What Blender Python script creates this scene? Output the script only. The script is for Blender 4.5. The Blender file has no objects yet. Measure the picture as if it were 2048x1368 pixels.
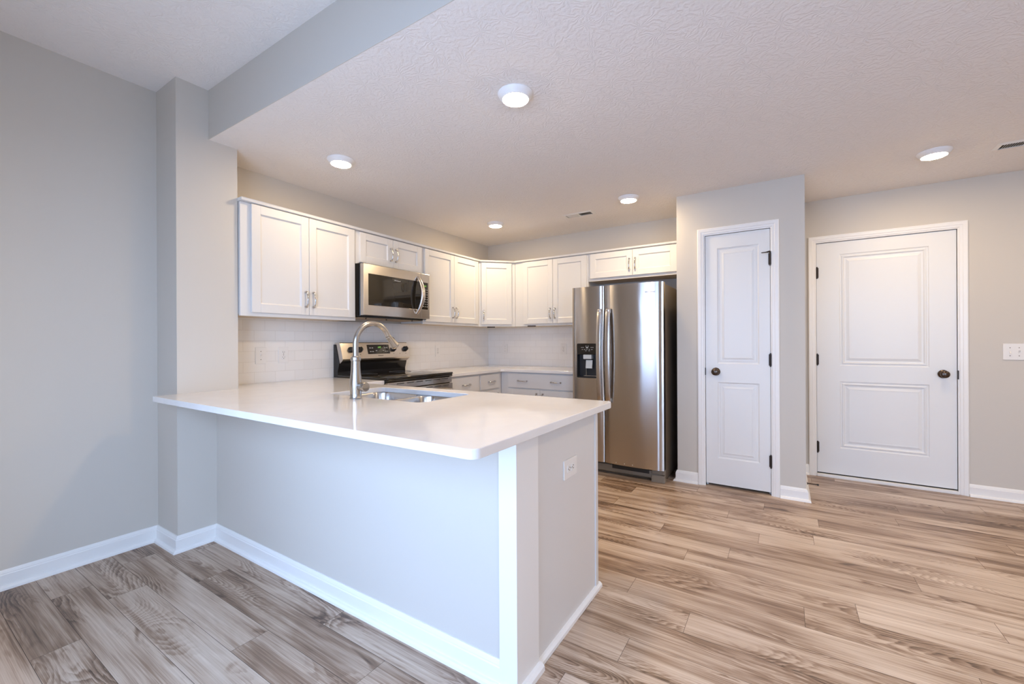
import bpy, bmesh, math, random
from mathutils import Vector, Matrix
random.seed(7)
PI = math.pi
C = bpy.context.scene.collection
S = bpy.context.scene

# ------------------------------------------------------------------ camera
F_PX, YAW, ROLL, EYE = 851.93, -0.56927, -0.00492, 1.2
cam_d = bpy.data.cameras.new('camera')
cam_d.sensor_width = 36.0
cam_d.lens = F_PX * 36.0 / 2048.0
cam_d.clip_start = 0.02
cam = bpy.data.objects.new('camera', cam_d)
C.objects.link(cam)
fw = Vector((math.sin(YAW), math.cos(YAW), 0))
ri = Vector((math.cos(YAW), -math.sin(YAW), 0))
up = Vector((0, 0, 1))
r2 = ri * math.cos(ROLL) + up * math.sin(ROLL)
u2 = -ri * math.sin(ROLL) + up * math.cos(ROLL)
cam.matrix_world = Matrix(((r2.x, u2.x, -fw.x, 0), (r2.y, u2.y, -fw.y, 0), (r2.z, u2.z, -fw.z, EYE), (0, 0, 0, 1)))
S.camera = cam

# ------------------------------------------------------------------ world, daylight, exposure
DAY = (0.55, 0.85, 1.60)
LAMP = (1.0, 0.76, 0.475)
W = bpy.data.worlds.new('sky')
S.world = W
W.use_nodes = True
bg = W.node_tree.nodes['Background']
bg.inputs[0].default_value = (0.57, 0.81, 1.24, 1)
bg.inputs[1].default_value = 5.2

def window_light(name, loc, sx, sz, power, rot, color=DAY):
    l = bpy.data.lights.new(name, 'AREA')
    l.shape = 'RECTANGLE'
    l.size, l.size_y = sx, sz
    l.energy = power
    l.color = color
    o = bpy.data.objects.new(name, l)
    o.location = loc
    o.rotation_euler = rot
    C.objects.link(o)
    return o
REAR = -0.42          # inner face of the wall behind the camera
RIGHT = 3.3           # inner face of the wall on the right, out of frame
def aim(x, y, z): return Vector((x, y, z)).to_track_quat('-Z', 'Y').to_euler()
# open sky outside the two windows, shining in and downwards
window_light('daylight_patio', (-1.0, REAR - 1.35, 2.05), 3.2, 2.2, 60, aim(0, 1, -0.62))
window_light('daylight_dining', (1.7, REAR - 1.35, 2.2), 2.6, 2.0, 180, aim(0, 1, -0.55), (0.70, 0.935, 1.28))
LAMP_STRENGTH = 300.0
def fill_lamp(name, x, y, z):
    # unseen ceiling lamps outside the frame, added as warm fill, without fixtures
    l = bpy.data.lights.new(name, 'AREA'); l.shape = 'DISK'; l.size = 0.125
    l.energy = 0.75 * LAMP_STRENGTH * PI * PI * 0.0625 ** 2; l.color = LAMP
    o = bpy.data.objects.new(name, l); o.location = (x, y, z - 0.035); C.objects.link(o)
fill_lamp('fill_aisle', 0.85, 1.84, 2.443)
fill_lamp('fill_hall', 2.45, 1.84, 2.443)
fill_lamp('fill_hall_far', 2.45, 3.85, 2.443)

S.view_settings.view_transform = 'Standard'
S.view_settings.look = 'None'
S.view_settings.gamma = 1.0
S.view_settings.use_curve_mapping = False
S.view_settings.exposure = 0.04
try:
    S.cycles.max_bounces = 14
    S.cycles.diffuse_bounces = 8
    S.cycles.glossy_bounces = 6
    S.cycles.sample_clamp_indirect = 4.0
    S.cycles.caustics_reflective = False
    S.cycles.caustics_refractive = False
except Exception:
    pass

# ------------------------------------------------------------------ materials
def mat(name, col, rough=0.5, metal=0.0, **kw):
    m = bpy.data.materials.new(name)
    m.use_nodes = True
    b = m.node_tree.nodes['Principled BSDF']
    b.inputs['Base Color'].default_value = (*col, 1)
    b.inputs['Roughness'].default_value = rough
    b.inputs['Metallic'].default_value = metal
    for k, v in kw.items():
        b.inputs[k.replace('_', ' ')].default_value = v
    return m

def nodes(m):
    nt = m.node_tree
    return nt, nt.nodes['Principled BSDF']

def N(nt, t, **kw):
    n = nt.nodes.new(t)
    for k, v in kw.items():
        setattr(n, k, v)
    return n

def bump_noise(m, scale, strength, dist=0.002, detail=3, distort=0.0, vec=None):
    nt, b = nodes(m)
    tc = N(nt, 'ShaderNodeTexCoord')
    mp = N(nt, 'ShaderNodeMapping')
    if vec:
        mp.inputs['Scale'].default_value = vec
    no = N(nt, 'ShaderNodeTexNoise')
    no.inputs['Scale'].default_value = scale
    no.inputs['Detail'].default_value = detail
    no.inputs['Distortion'].default_value = distort
    bp = N(nt, 'ShaderNodeBump')
    bp.inputs['Strength'].default_value = strength
    bp.inputs['Distance'].default_value = dist
    L = nt.links.new
    L(tc.outputs['Object'], mp.inputs[0]); L(mp.outputs[0], no.inputs['Vector'])
    L(no.outputs['Fac'], bp.inputs['Height']); L(bp.outputs[0], b.inputs['Normal'])
    return m

M = {}
M['paint'] = bump_noise(mat('wall_paint', (0.60, 0.56, 0.50), 0.6), 160, 0.10, 0.001)
M['white'] = bump_noise(mat('white_trim_paint', (0.83, 0.82, 0.80), 0.32), 60, 0.03, 0.001)
M['cab'] = bump_noise(mat('white_cabinet_paint', (0.70, 0.69, 0.675), 0.34), 80, 0.02, 0.001)
M['door'] = bump_noise(mat('white_door_paint', (0.775, 0.78, 0.775), 0.36), 60, 0.03, 0.001)
M['plate'] = bump_noise(mat('white_plastic', (0.80, 0.785, 0.76), 0.3), 40, 0.01)
M['ring'] = bump_noise(mat('lamp_ring_white', (0.88, 0.87, 0.86), 0.35), 40, 0.01)
M['slot'] = bump_noise(mat('slot_shadow_plastic', (0.03, 0.028, 0.026), 0.6), 40, 0.01)
M['black'] = bump_noise(mat('black_enamel', (0.012, 0.011, 0.011), 0.22), 90, 0.02)
M['blackplastic'] = bump_noise(mat('black_plastic', (0.016, 0.015, 0.015), 0.4), 200, 0.05)
M['glassblack'] = mat('black_glass', (0.02, 0.017, 0.013), 0.035)
bump_noise(M['glassblack'], 3, 0.004)
M['chrome'] = bump_noise(mat('polished_chrome', (0.62, 0.60, 0.58), 0.12, 1.0), 40, 0.01)
M['bronze'] = bump_noise(mat('dark_bronze', (0.10, 0.075, 0.06), 0.26, 0.9), 60, 0.02)
M['hinge'] = bump_noise(mat('oil_rubbed_bronze', (0.035, 0.026, 0.022), 0.4, 0.6), 80, 0.03)
M['wood'] = bump_noise(mat('bare_wood_underside', (0.42, 0.30, 0.18), 0.6), 30, 0.1, vec=(1, 12, 12))
M['cabunder'] = bump_noise(mat('pale_cabinet_underside', (0.62, 0.53, 0.42), 0.6), 30, 0.06, vec=(1, 12, 12))
M['greyplastic'] = bump_noise(mat('grey_plastic', (0.23, 0.20, 0.165), 0.4), 120, 0.03)
M['lightplastic'] = bump_noise(mat('pale_plastic', (0.60, 0.62, 0.60), 0.35), 120, 0.03)
M['print'] = bump_noise(mat('pale_print', (0.55, 0.55, 0.53), 0.5), 100, 0.01)
M['darkprint'] = bump_noise(mat('dark_print', (0.09, 0.08, 0.08), 0.4), 100, 0.01)
M['dark'] = bump_noise(mat('dark_void', (0.02, 0.018, 0.016), 0.9), 50, 0.02)
M['seam'] = bump_noise(mat('plank_gap', (0.07, 0.055, 0.045), 0.9), 50, 0.02)

def metal_brushed(name, col, rough, aniso, rot, wob=0.15):
    m = mat(name, col, rough, 1.0)
    nt, b = nodes(m); L = nt.links.new
    b.inputs['Anisotropic'].default_value = aniso
    b.inputs['Anisotropic Rotation'].default_value = rot
    t = N(nt, 'ShaderNodeTangent', direction_type='RADIAL', axis='Z')
    L(t.outputs[0], b.inputs['Tangent'])
    tc = N(nt, 'ShaderNodeTexCoord')
    mp = N(nt, 'ShaderNodeMapping'); mp.inputs['Scale'].default_value = (2.2, 2.2, 1.1)
    no = N(nt, 'ShaderNodeTexNoise'); no.inputs['Scale'].default_value = 2.4; no.inputs['Detail'].default_value = 1.5
    bp = N(nt, 'ShaderNodeBump'); bp.inputs['Strength'].default_value = wob; bp.inputs['Distance'].default_value = 0.012
    L(tc.outputs['Object'], mp.inputs[0]); L(mp.outputs[0], no.inputs['Vector']); L(no.outputs['Fac'], bp.inputs['Height'])
    L(bp.outputs[0], b.inputs['Normal'])
    return m
M['steel'] = metal_brushed('stainless_steel', (0.53, 0.49, 0.455), 0.21, 0.97, 0.25)
M['steelflat'] = metal_brushed('stainless_steel_fine', (0.60, 0.56, 0.52), 0.24, 0.6, 0.25, 0.03)
M['sinksteel'] = bump_noise(mat('sink_steel', (0.58, 0.555, 0.53), 0.22, 1.0), 30, 0.04)
M['nickel'] = bump_noise(mat('brushed_nickel', (0.47, 0.445, 0.415), 0.27, 1.0), 100, 0.02)
M['fridgeside'] = bump_noise(mat('fridge_side_paint', (0.20, 0.16, 0.12), 0.35, 0.3), 250, 0.08)

# ceiling with a stomped brush texture
def ceiling_mat(name, col):
    m = mat(name, col, 0.85)
    nt, b = nodes(m); L = nt.links.new
    tc = N(nt, 'ShaderNodeTexCoord')
    n0 = N(nt, 'ShaderNodeTexNoise'); n0.inputs['Scale'].default_value = 5; n0.inputs['Detail'].default_value = 2
    vm = N(nt, 'ShaderNodeVectorMath', operation='MULTIPLY_ADD')
    vm.inputs[1].default_value = (0.22, 0.22, 0.22)
    L(tc.outputs['Object'], n0.inputs['Vector']); L(n0.outputs['Color'], vm.inputs[0]); L(tc.outputs['Object'], vm.inputs[2])
    vo = N(nt, 'ShaderNodeTexVoronoi'); vo.inputs['Scale'].default_value = 7.5
    L(vm.outputs[0], vo.inputs['Vector'])
    # local coordinates of each stomp, spokes from the angle
    sub = N(nt, 'ShaderNodeVectorMath', operation='SUBTRACT')
    L(vm.outputs[0], sub.inputs[0]); L(vo.outputs['Position'], sub.inputs[1])
    sx = N(nt, 'ShaderNodeSeparateXYZ'); L(sub.outputs[0], sx.inputs[0])
    at = N(nt, 'ShaderNodeMath', operation='ARCTAN2'); L(sx.outputs[0], at.inputs[0]); L(sx.outputs[1], at.inputs[1])
    mu = N(nt, 'ShaderNodeMath', operation='MULTIPLY'); mu.inputs[1].default_value = 11; L(at.outputs[0], mu.inputs[0])
    n1 = N(nt, 'ShaderNodeTexNoise'); n1.inputs['Scale'].default_value = 34; n1.inputs['Detail'].default_value = 3
    L(tc.outputs['Object'], n1.inputs['Vector'])
    ad = N(nt, 'ShaderNodeMath', operation='MULTIPLY_ADD'); ad.inputs[1].default_value = 14; L(n1.outputs['Fac'], ad.inputs[0]); L(mu.outputs[0], ad.inputs[2])
    si = N(nt, 'ShaderNodeMath', operation='SINE'); L(ad.outputs[0], si.inputs[0])
    n2 = N(nt, 'ShaderNodeTexNoise'); n2.inputs['Scale'].default_value = 60; n2.inputs['Detail'].default_value = 4
    L(tc.outputs['Object'], n2.inputs['Vector'])
    mx = N(nt, 'ShaderNodeMath', operation='MULTIPLY'); L(si.outputs[0], mx.inputs[0]); L(n2.outputs['Fac'], mx.inputs[1])
    a2 = N(nt, 'ShaderNodeMath', operation='ADD'); L(mx.outputs[0], a2.inputs[0]); L(n2.outputs['Fac'], a2.inputs[1])
    bp = N(nt, 'ShaderNodeBump'); bp.inputs['Strength'].default_value = 0.32; bp.inputs['Distance'].default_value = 0.004
    L(a2.outputs[0], bp.inputs['Height']); L(bp.outputs[0], b.inputs['Normal'])
    return m
M['ceil'] = ceiling_mat('textured_ceiling', (0.84, 0.80, 0.765))

# quartz
def quartz():
    m = mat('white_quartz', (0.80, 0.77, 0.74), 0.07)
    nt, b = nodes(m); L = nt.links.new
    tc = N(nt, 'ShaderNodeTexCoord')
    n = N(nt, 'ShaderNodeTexNoise'); n.inputs['Scale'].default_value = 5; n.inputs['Detail'].default_value = 6; n.inputs['Distortion'].default_value = 1.2
    cr = N(nt, 'ShaderNodeValToRGB')
    cr.color_ramp.elements[0].position = 0.42; cr.color_ramp.elements[0].color = (0.80, 0.775, 0.75, 1)
    cr.color_ramp.elements[1].position = 0.60; cr.color_ramp.elements[1].color = (0.82, 0.795, 0.77, 1)
    L(tc.outputs['Object'], n.inputs['Vector']); L(n.outputs['Fac'], cr.inputs[0]); L(cr.outputs[0], b.inputs['Base Color'])
    return m
M['quartz'] = quartz()

# subway tile; axis 'Y' for the left wall, 'X' for the back wall
def tile_mat(name, axis, off):
    m = mat(name, (0.78, 0.76, 0.73), 0.14)
    nt, b = nodes(m); L = nt.links.new
    tc = N(nt, 'ShaderNodeTexCoord')
    sp = N(nt, 'ShaderNodeSeparateXYZ'); cb = N(nt, 'ShaderNodeCombineXYZ')
    L(tc.outputs['Object'], sp.inputs[0])
    a1 = N(nt, 'ShaderNodeMath', operation='ADD'); a1.inputs[1].default_value = off
    L(sp.outputs[axis], a1.inputs[0]); L(a1.outputs[0], cb.inputs[0])
    a2 = N(nt, 'ShaderNodeMath', operation='ADD'); a2.inputs[1].default_value = -0.9125
    L(sp.outputs['Z'], a2.inputs[0]); L(a2.outputs[0], cb.inputs[1])
    br = N(nt, 'ShaderNodeTexBrick')
    br.inputs['Scale'].default_value = 1.0
    br.inputs['Brick Width'].default_value = 0.1517
    br.inputs['Row Height'].default_value = 0.0762
    br.inputs['Mortar Size'].default_value = 0.0014
    br.inputs['Mortar Smooth'].default_value = 0.2
    br.inputs['Color1'].default_value = (0.86, 0.845, 0.82, 1)
    br.inputs['Color2'].default_value = (0.83, 0.815, 0.79, 1)
    br.inputs['Mortar'].default_value = (0.70, 0.675, 0.64, 1)
    L(cb.outputs[0], br.inputs['Vector']); L(br.outputs['Color'], b.inputs['Base Color'])
    inv = N(nt, 'ShaderNodeMath', operation='SUBTRACT'); inv.inputs[0].default_value = 1
    L(br.outputs['Fac'], inv.inputs[1])
    bp = N(nt, 'ShaderNodeBump'); bp.inputs['Strength'].default_value = 0.35; bp.inputs['Distance'].default_value = 0.0008
    L(inv.outputs[0], bp.inputs['Height']); L(bp.outputs[0], b.inputs['Normal'])
    mr = N(nt, 'ShaderNodeMapRange'); mr.inputs['To Min'].default_value = 0.14; mr.inputs['To Max'].default_value = 0.7
    L(br.outputs['Fac'], mr.inputs['Value']); L(mr.outputs[0], b.inputs['Roughness'])
    return m
M['tileY'] = tile_mat('subway_tile_side', 'Y', -1.513 + 0.1517 * 20)
M['tileX'] = tile_mat('subway_tile_back', 'X', 3.238 + 0.05 + 0.1517 * 20)

# plank floor: UV 'plank' = metres inside the plank, UV 'plank_random' = two random numbers per plank
def floor_mat():
    m = mat('oak_plank_floor', (0.4, 0.3, 0.24), 0.33)
    nt, b = nodes(m); L = nt.links.new
    uv = N(nt, 'ShaderNodeUVMap', uv_map='plank'); ident = N(nt, 'ShaderNodeUVMap', uv_map='plank_random')
    sp = N(nt, 'ShaderNodeSeparateXYZ'); L(uv.outputs[0], sp.inputs[0])
    si = N(nt, 'ShaderNodeSeparateXYZ'); L(ident.outputs[0], si.inputs[0])
    def coords(su, sv, seed):
        c = N(nt, 'ShaderNodeCombineXYZ')
        a = N(nt, 'ShaderNodeMath', operation='MULTIPLY'); a.inputs[1].default_value = su; L(sp.outputs[0], a.inputs[0])
        d = N(nt, 'ShaderNodeMath', operation='MULTIPLY'); d.inputs[1].default_value = sv; L(sp.outputs[1], d.inputs[0])
        e = N(nt, 'ShaderNodeMath', operation='MULTIPLY_ADD'); e.inputs[1].default_value = 90; e.inputs[2].default_value = seed; L(si.outputs[0], e.inputs[0])
        L(a.outputs[0], c.inputs[0]); L(d.outputs[0], c.inputs[1]); L(e.outputs[0], c.inputs[2])
        return c.outputs[0]
    def noise(vec, det, dist=0.0, rough=0.5):
        n = N(nt, 'ShaderNodeTexNoise'); n.inputs['Scale'].default_value = 1; n.inputs['Detail'].default_value = det
        n.inputs['Distortion'].default_value = dist; n.inputs['Roughness'].default_value = rough
        L(vec, n.inputs['Vector']); return n.outputs['Fac']
    def mth(op, a, bb, c=None):
        n = N(nt, 'ShaderNodeMath', operation=op)
        for i, v in enumerate((a, bb, c)):
            if v is None: continue
            if isinstance(v, (int, float)): n.inputs[i].default_value = v
            else: L(v, n.inputs[i])
        return n.outputs[0]
    def rng(v, a, bb, c=0.0, d=1.0):
        n = N(nt, 'ShaderNodeMapRange'); n.inputs['From Min'].default_value = a; n.inputs['From Max'].default_value = bb
        n.inputs['To Min'].default_value = c; n.inputs['To Max'].default_value = d
        L(v, n.inputs['Value']); return n.outputs[0]
    broad = noise(coords(1.5, 7.0, 3.0), 3, 0.6)             # big cloudy patches
    bands = noise(coords(0.8, 24.0, 21.0), 4, 0.25)           # long dark and light streaks
    fibre = noise(coords(2.2, 130.0, 41.0), 3, 0.0, 0.6)     # fibres
    fine = noise(coords(7.0, 380.0, 9.0), 2)
    field = noise(coords(1.15, 6.0, 57.0), 0.6, 0.35, 0.4)   # its contour lines are the growth rings
    wob = noise(coords(16.0, 75.0, 63.0), 2)
    ph = mth('FRACT', mth('MULTIPLY_ADD', wob, 1.15, mth('MULTIPLY', field, 40.0)), 0)
    rings = mth('MULTIPLY', rng(ph, 0.15, 0.80), rng(ph, 1.0, 0.84))
    ringmask = rng(noise(coords(1.9, 6.0, 77.0), 1), 0.50, 0.66)
    knots = rng(noise(coords(3.2, 11.0, 133.0), 2, 0.8), 0.64, 0.78)
    v = mth('MULTIPLY_ADD', mth('SUBTRACT', broad, 0.5), 1.25, 0.545)
    v = mth('MULTIPLY_ADD', mth('SUBTRACT', bands, 0.5), 0.85, v)
    v = mth('MULTIPLY_ADD', mth('SUBTRACT', fibre, 0.5), 0.80, v)
    v = mth('MULTIPLY_ADD', mth('SUBTRACT', fine, 0.5), 0.45, v)
    v = mth('MULTIPLY_ADD', mth('MULTIPLY', rings, ringmask), -0.34, v)
    v = mth('MULTIPLY_ADD', mth('SUBTRACT', si.outputs[1], 0.5), 0.24, v)
    v = mth('MULTIPLY_ADD', knots, -0.50, v)
    cr = N(nt, 'ShaderNodeValToRGB')
    e = cr.color_ramp.elements
    e[0].position = 0.0; e[0].color = (0.095, 0.055, 0.034, 1)
    e[1].position = 1.0; e[1].color = (0.655, 0.535, 0.425, 1)
    x = e.new(0.32); x.color = (0.275, 0.178, 0.115, 1)
    x = e.new(0.62); x.color = (0.49, 0.37, 0.275, 1)
    L(v, cr.inputs[0]); L(cr.outputs[0], b.inputs['Base Color'])
    L(rng(v, 0.0, 1.0, 0.42, 0.30), b.inputs['Roughness'])
    bp = N(nt, 'ShaderNodeBump'); bp.inputs['Strength'].default_value = 0.12; bp.inputs['Distance'].default_value = 0.001
    L(v, bp.inputs['Height']); L(bp.outputs[0], b.inputs['Normal'])
    return m
M['floor'] = floor_mat()

def emit_mat(name, col, strength):
    m = mat(name, col, 0.4)
    b = m.node_tree.nodes['Principled BSDF']
    b.inputs['Emission Color'].default_value = (*col, 1)
    b.inputs['Emission Strength'].default_value = strength
    return m
def lens(k): return emit_mat('lamp_lens', LAMP, LAMP_STRENGTH * k)
M['green'] = emit_mat('green_digits', (0.30, 0.75, 0.12), 0.45)

def glass_mat():
    m = bpy.data.materials.new('window_glass'); m.use_nodes = True
    nt = m.node_tree; nt.nodes.clear()
    o = N(nt, 'ShaderNodeOutputMaterial'); mx = N(nt, 'ShaderNodeMixShader'); t = N(nt, 'ShaderNodeBsdfTransparent'); g = N(nt, 'ShaderNodeBsdfGlossy')
    g.inputs['Roughness'].default_value = 0.02; mx.inputs[0].default_value = 0.06
    L = nt.links.new; L(t.outputs[0], mx.inputs[1]); L(g.outputs[0], mx.inputs[2]); L(mx.outputs[0], o.inputs[0])
    return m
M['glass'] = glass_mat()

# ------------------------------------------------------------------ mesh helpers
class G:
    """collects shapes; build() links them as ONE mesh object"""
    def __init__(s):
        s.bm = bmesh.new()
    def face(s, pts):
        vs = [s.bm.verts.new(p) for p in pts]
        return s.bm.faces.new(vs)
    def box(s, x0, x1, y0, y1, z0, z1, bev=0.0, seg=2):
        t = bmesh.new()
        vs = [t.verts.new((x, y, z)) for z in (z0, z1) for y in (y0, y1) for x in (x0, x1)]
        for f in ((0, 2, 3, 1), (4, 5, 7, 6), (0, 1, 5, 4), (2, 6, 7, 3), (0, 4, 6, 2), (1, 3, 7, 5)):
            t.faces.new([vs[i] for i in f])
        if bev > 0:
            bmesh.ops.bevel(t, geom=list(t.edges), offset=bev, segments=seg, profile=0.5, affect='EDGES')
        s.merge(t); return s
    def merge(s, t, mtx=None):
        if mtx is not None:
            bmesh.ops.transform(t, matrix=mtx, verts=t.verts)
        me = bpy.data.meshes.new('tmp'); t.to_mesh(me); t.free()
        s.bm.from_mesh(me); bpy.data.meshes.remove(me)
    def prism(s, poly, axis, a0, a1):
        """poly: 2-D outline in the other two axes (in x,y,z order)"""
        def pt(p, a):
            return {'x': (a, p[0], p[1]), 'y': (p[0], a, p[1]), 'z': (p[0], p[1], a)}[axis]
        t = bmesh.new()
        A = [t.verts.new(pt(p, a0)) for p in poly]; B = [t.verts.new(pt(p, a1)) for p in poly]
        t.faces.new(A); t.faces.new(B[::-1])
        n = len(poly)
        for i in range(n):
            t.faces.new((A[i], B[i], B[(i + 1) % n], A[(i + 1) % n]))
        bmesh.ops.recalc_face_normals(t, faces=t.faces)
        s.merge(t); return s
    def lathe(s, prof, origin=(0, 0, 0), axis='z', seg=32):
        """prof: (radius, height) pairs"""
        t = bmesh.new(); rings = []
        for r, h in prof:
            if r < 1e-6:
                rings.append([t.verts.new((0, 0, h))])
            else:
                rings.append([t.verts.new((r * math.cos(2 * PI * k / seg), r * math.sin(2 * PI * k / seg), h)) for k in range(seg)])
        for a, b in zip(rings, rings[1:]):
            for k in range(seg):
                k2 = (k + 1) % seg
                if len(a) == 1 and len(b) == 1: continue
                if len(a) == 1: t.faces.new((a[0], b[k], b[k2]))
                elif len(b) == 1: t.faces.new((a[k], a[k2], b[0]))
                else: t.faces.new((a[k], a[k2], b[k2], b[k]))
        bmesh.ops.recalc_face_normals(t, faces=t.faces)
        rot = {'z': Matrix(), 'x': Matrix.Rotation(PI / 2, 4, 'Y'), 'y': Matrix.Rotation(-PI / 2, 4, 'X'), '-y': Matrix.Rotation(PI / 2, 4, 'X'), '-z': Matrix.Rotation(PI, 4, 'X')}[axis]
        s.merge(t, Matrix.Translation(origin) @ rot); return s
    def tube(s, pts, rad, seg=14, squash=1.0, ref=(0, 0, 1)):
        pts = [Vector(p) for p in pts]; n = len(pts)
        if not hasattr(rad, '__len__'): rad = [rad] * n
        t = bmesh.new(); rings = []
        prev = None
        for i, p in enumerate(pts):
            d = (pts[min(i + 1, n - 1)] - pts[max(i - 1, 0)]).normalized()
            if prev is None:
                a = Vector(ref)
                if abs(a.dot(d)) > 0.95: a = Vector((1, 0, 0))
                u = (a - d * a.dot(d)).normalized()
            else:
                u = (prev - d * prev.dot(d)).normalized()
            prev = u; w = d.cross(u)
            rings.append([t.verts.new(p + (u * math.cos(2 * PI * k / seg) + w * squash * math.sin(2 * PI * k / seg)) * rad[i]) for k in range(seg)])
        for a, b in zip(rings, rings[1:]):
            for k in range(seg):
                t.faces.new((a[k], a[(k + 1) % seg], b[(k + 1) % seg], b[k]))
        t.faces.new(rings[0][::-1]); t.faces.new(rings[-1])
        bmesh.ops.recalc_face_normals(t, faces=t.faces)
        s.merge(t); return s
    def cyl(s, p0, p1, r0, r1=None, seg=24):
        return s.tube([p0, p1], [r0, r0 if r1 is None else r1], seg)
    def panel(s, x0, x1, z0, z1, y, loops):
        """nested rectangles on a front that faces -y: loops of (inset, depth)"""
        t = bmesh.new(); R = []
        for ins, dep in loops:
            R.append([t.verts.new(q) for q in ((x0 + ins, y + dep, z0 + ins), (x1 - ins, y + dep, z0 + ins), (x1 - ins, y + dep, z1 - ins), (x0 + ins, y + dep, z1 - ins))])
        for a, b in zip(R, R[1:]):
            for k in range(4):
                t.faces.new((a[k], a[(k + 1) % 4], b[(k + 1) % 4], b[k]))
        t.faces.new(R[-1])
        s.merge(t); return s
    def build(s, name, m, parent=None, smooth=False, auto=None):
        me = bpy.data.meshes.new(name)
        if auto is not None:
            for f in s.bm.faces: f.smooth = True
            for e in s.bm.edges:
                if len(e.link_faces) == 2 and e.calc_face_angle(0) > auto: e.smooth = False
        elif smooth:
            for f in s.bm.faces: f.smooth = True
        s.bm.to_mesh(me); s.bm.free()
        me.materials.append(m)
        o = bpy.data.objects.new(name, me); C.objects.link(o)
        if parent is not None: o.parent = parent
        return o

def tag(o, label=None, cat=None, group=None, kind=None):
    if label: o['label'] = label
    if cat: o['category'] = cat
    if group: o['group'] = group
    if kind: o['kind'] = kind
    return o
def thing(name, label, cat, loc, rz=0.0, group=None):
    o = bpy.data.objects.new(name, None); o.empty_display_size = 0.05
    C.objects.link(o); o.location = loc; o.rotation_euler = (0, 0, rz)
    return tag(o, label, cat, group)
def struct(o, label, cat): return tag(o, label, cat, None, 'structure')
def sub_at(name, parent, loc, rot=(0, 0, 0)): ...
def dup(root, loc, rz, label):
    r = root.copy(); C.objects.link(r); r.location = loc; r.rotation_euler = (0, 0, rz); r['label'] = label
    for ch in list(root.children):
        c = ch.copy(); C.objects.link(c); c.parent = r
        for g in list(ch.children):
            d = g.copy(); C.objects.link(d); d.parent = c
    return r

def rrect(x0, x1, y0, y1, r, n=6, order='xy'):
    """rounded rectangle, counter-clockwise; r = one radius or four (x0y0, x1y0, x1y1, x0y1)"""
    if not hasattr(r, '__len__'): r = [r] * 4
    out = []
    for (cx, cy, a0), q in zip(((x0, y0, PI), (x1, y0, -PI / 2), (x1, y1, 0), (x0, y1, PI / 2)), r):
        if q < 1e-5: out.append((cx, cy)); continue
        ox = cx + (q if cx == x0 else -q); oy = cy + (q if cy == y0 else -q)
        for k in range(n + 1):
            a = a0 + (PI / 2) * k / n
            out.append((ox + q * math.cos(a), oy + q * math.sin(a)))
    return out

def slab(name, loops, z0, z1, m, bev=0.003, parent=None, base=(0, 0, 0)):
    """flat plate with rounded edges from outlines (first outer, the rest holes)"""
    cu = bpy.data.curves.new('tmp', 'CURVE'); cu.dimensions = '2D'; cu.fill_mode = 'BOTH'
    cu.extrude = (z1 - z0) / 2 - bev; cu.bevel_depth = bev; cu.bevel_resolution = 2; cu.offset = -bev
    for lp in loops:
        sp = cu.splines.new('POLY'); sp.points.add(len(lp) - 1); sp.use_cyclic_u = True
        for p, q in zip(sp.points, lp): p.co = (q[0] - base[0], q[1] - base[1], 0, 1)
    o = bpy.data.objects.new('tmp', cu); C.objects.link(o)
    dg = bpy.context.evaluated_depsgraph_get(); dg.update()
    me = bpy.data.meshes.new_from_object(o.evaluated_get(dg))
    bpy.data.objects.remove(o); bpy.data.curves.remove(cu)
    for v in me.vertices: v.co.z += (z0 + z1) / 2 - base[2]
    me.name = name; me.materials.clear(); me.materials.append(m)
    for p in me.polygons: p.use_smooth = False
    ob = bpy.data.objects.new(name, me); C.objects.link(ob)
    if parent is not None: ob.parent = parent
    return ob

def text(name, s, size, m, parent, loc, rot=(PI / 2, 0, 0), depth=0.0004, align='CENTER'):
    cu = bpy.data.curves.new('tmp', 'FONT'); cu.body = s; cu.size = size; cu.extrude = depth; cu.align_x = align; cu.align_y = 'CENTER'
    o = bpy.data.objects.new('tmp', cu); C.objects.link(o)
    dg = bpy.context.evaluated_depsgraph_get(); dg.update()
    me = bpy.data.meshes.new_from_object(o.evaluated_get(dg))
    bpy.data.objects.remove(o); bpy.data.curves.remove(cu)
    me.name = name; me.materials.clear(); me.materials.append(m)
    ob = bpy.data.objects.new(name, me); C.objects.link(ob); ob.parent = parent; ob.location = loc; ob.rotation_euler = rot
    return ob

# ------------------------------------------------------------------ the room shell (metres)
XL = -3.238       # left wall
XP = -2.952       # side of the pillar
YP, YB, YE = 1.027, 1.192, 1.354   # pillar front, face of the header, end of the pillar
YK = 4.493        # kitchen back wall
XA, XB, YA = -0.7815, 0.131, 3.862 # pantry box
YD = 4.655        # wall of the entry door
ZK, ZL = 2.443, 2.741
YH, XQ = 1.229, -0.775  # half wall under the counter, end panel of the peninsula

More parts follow.
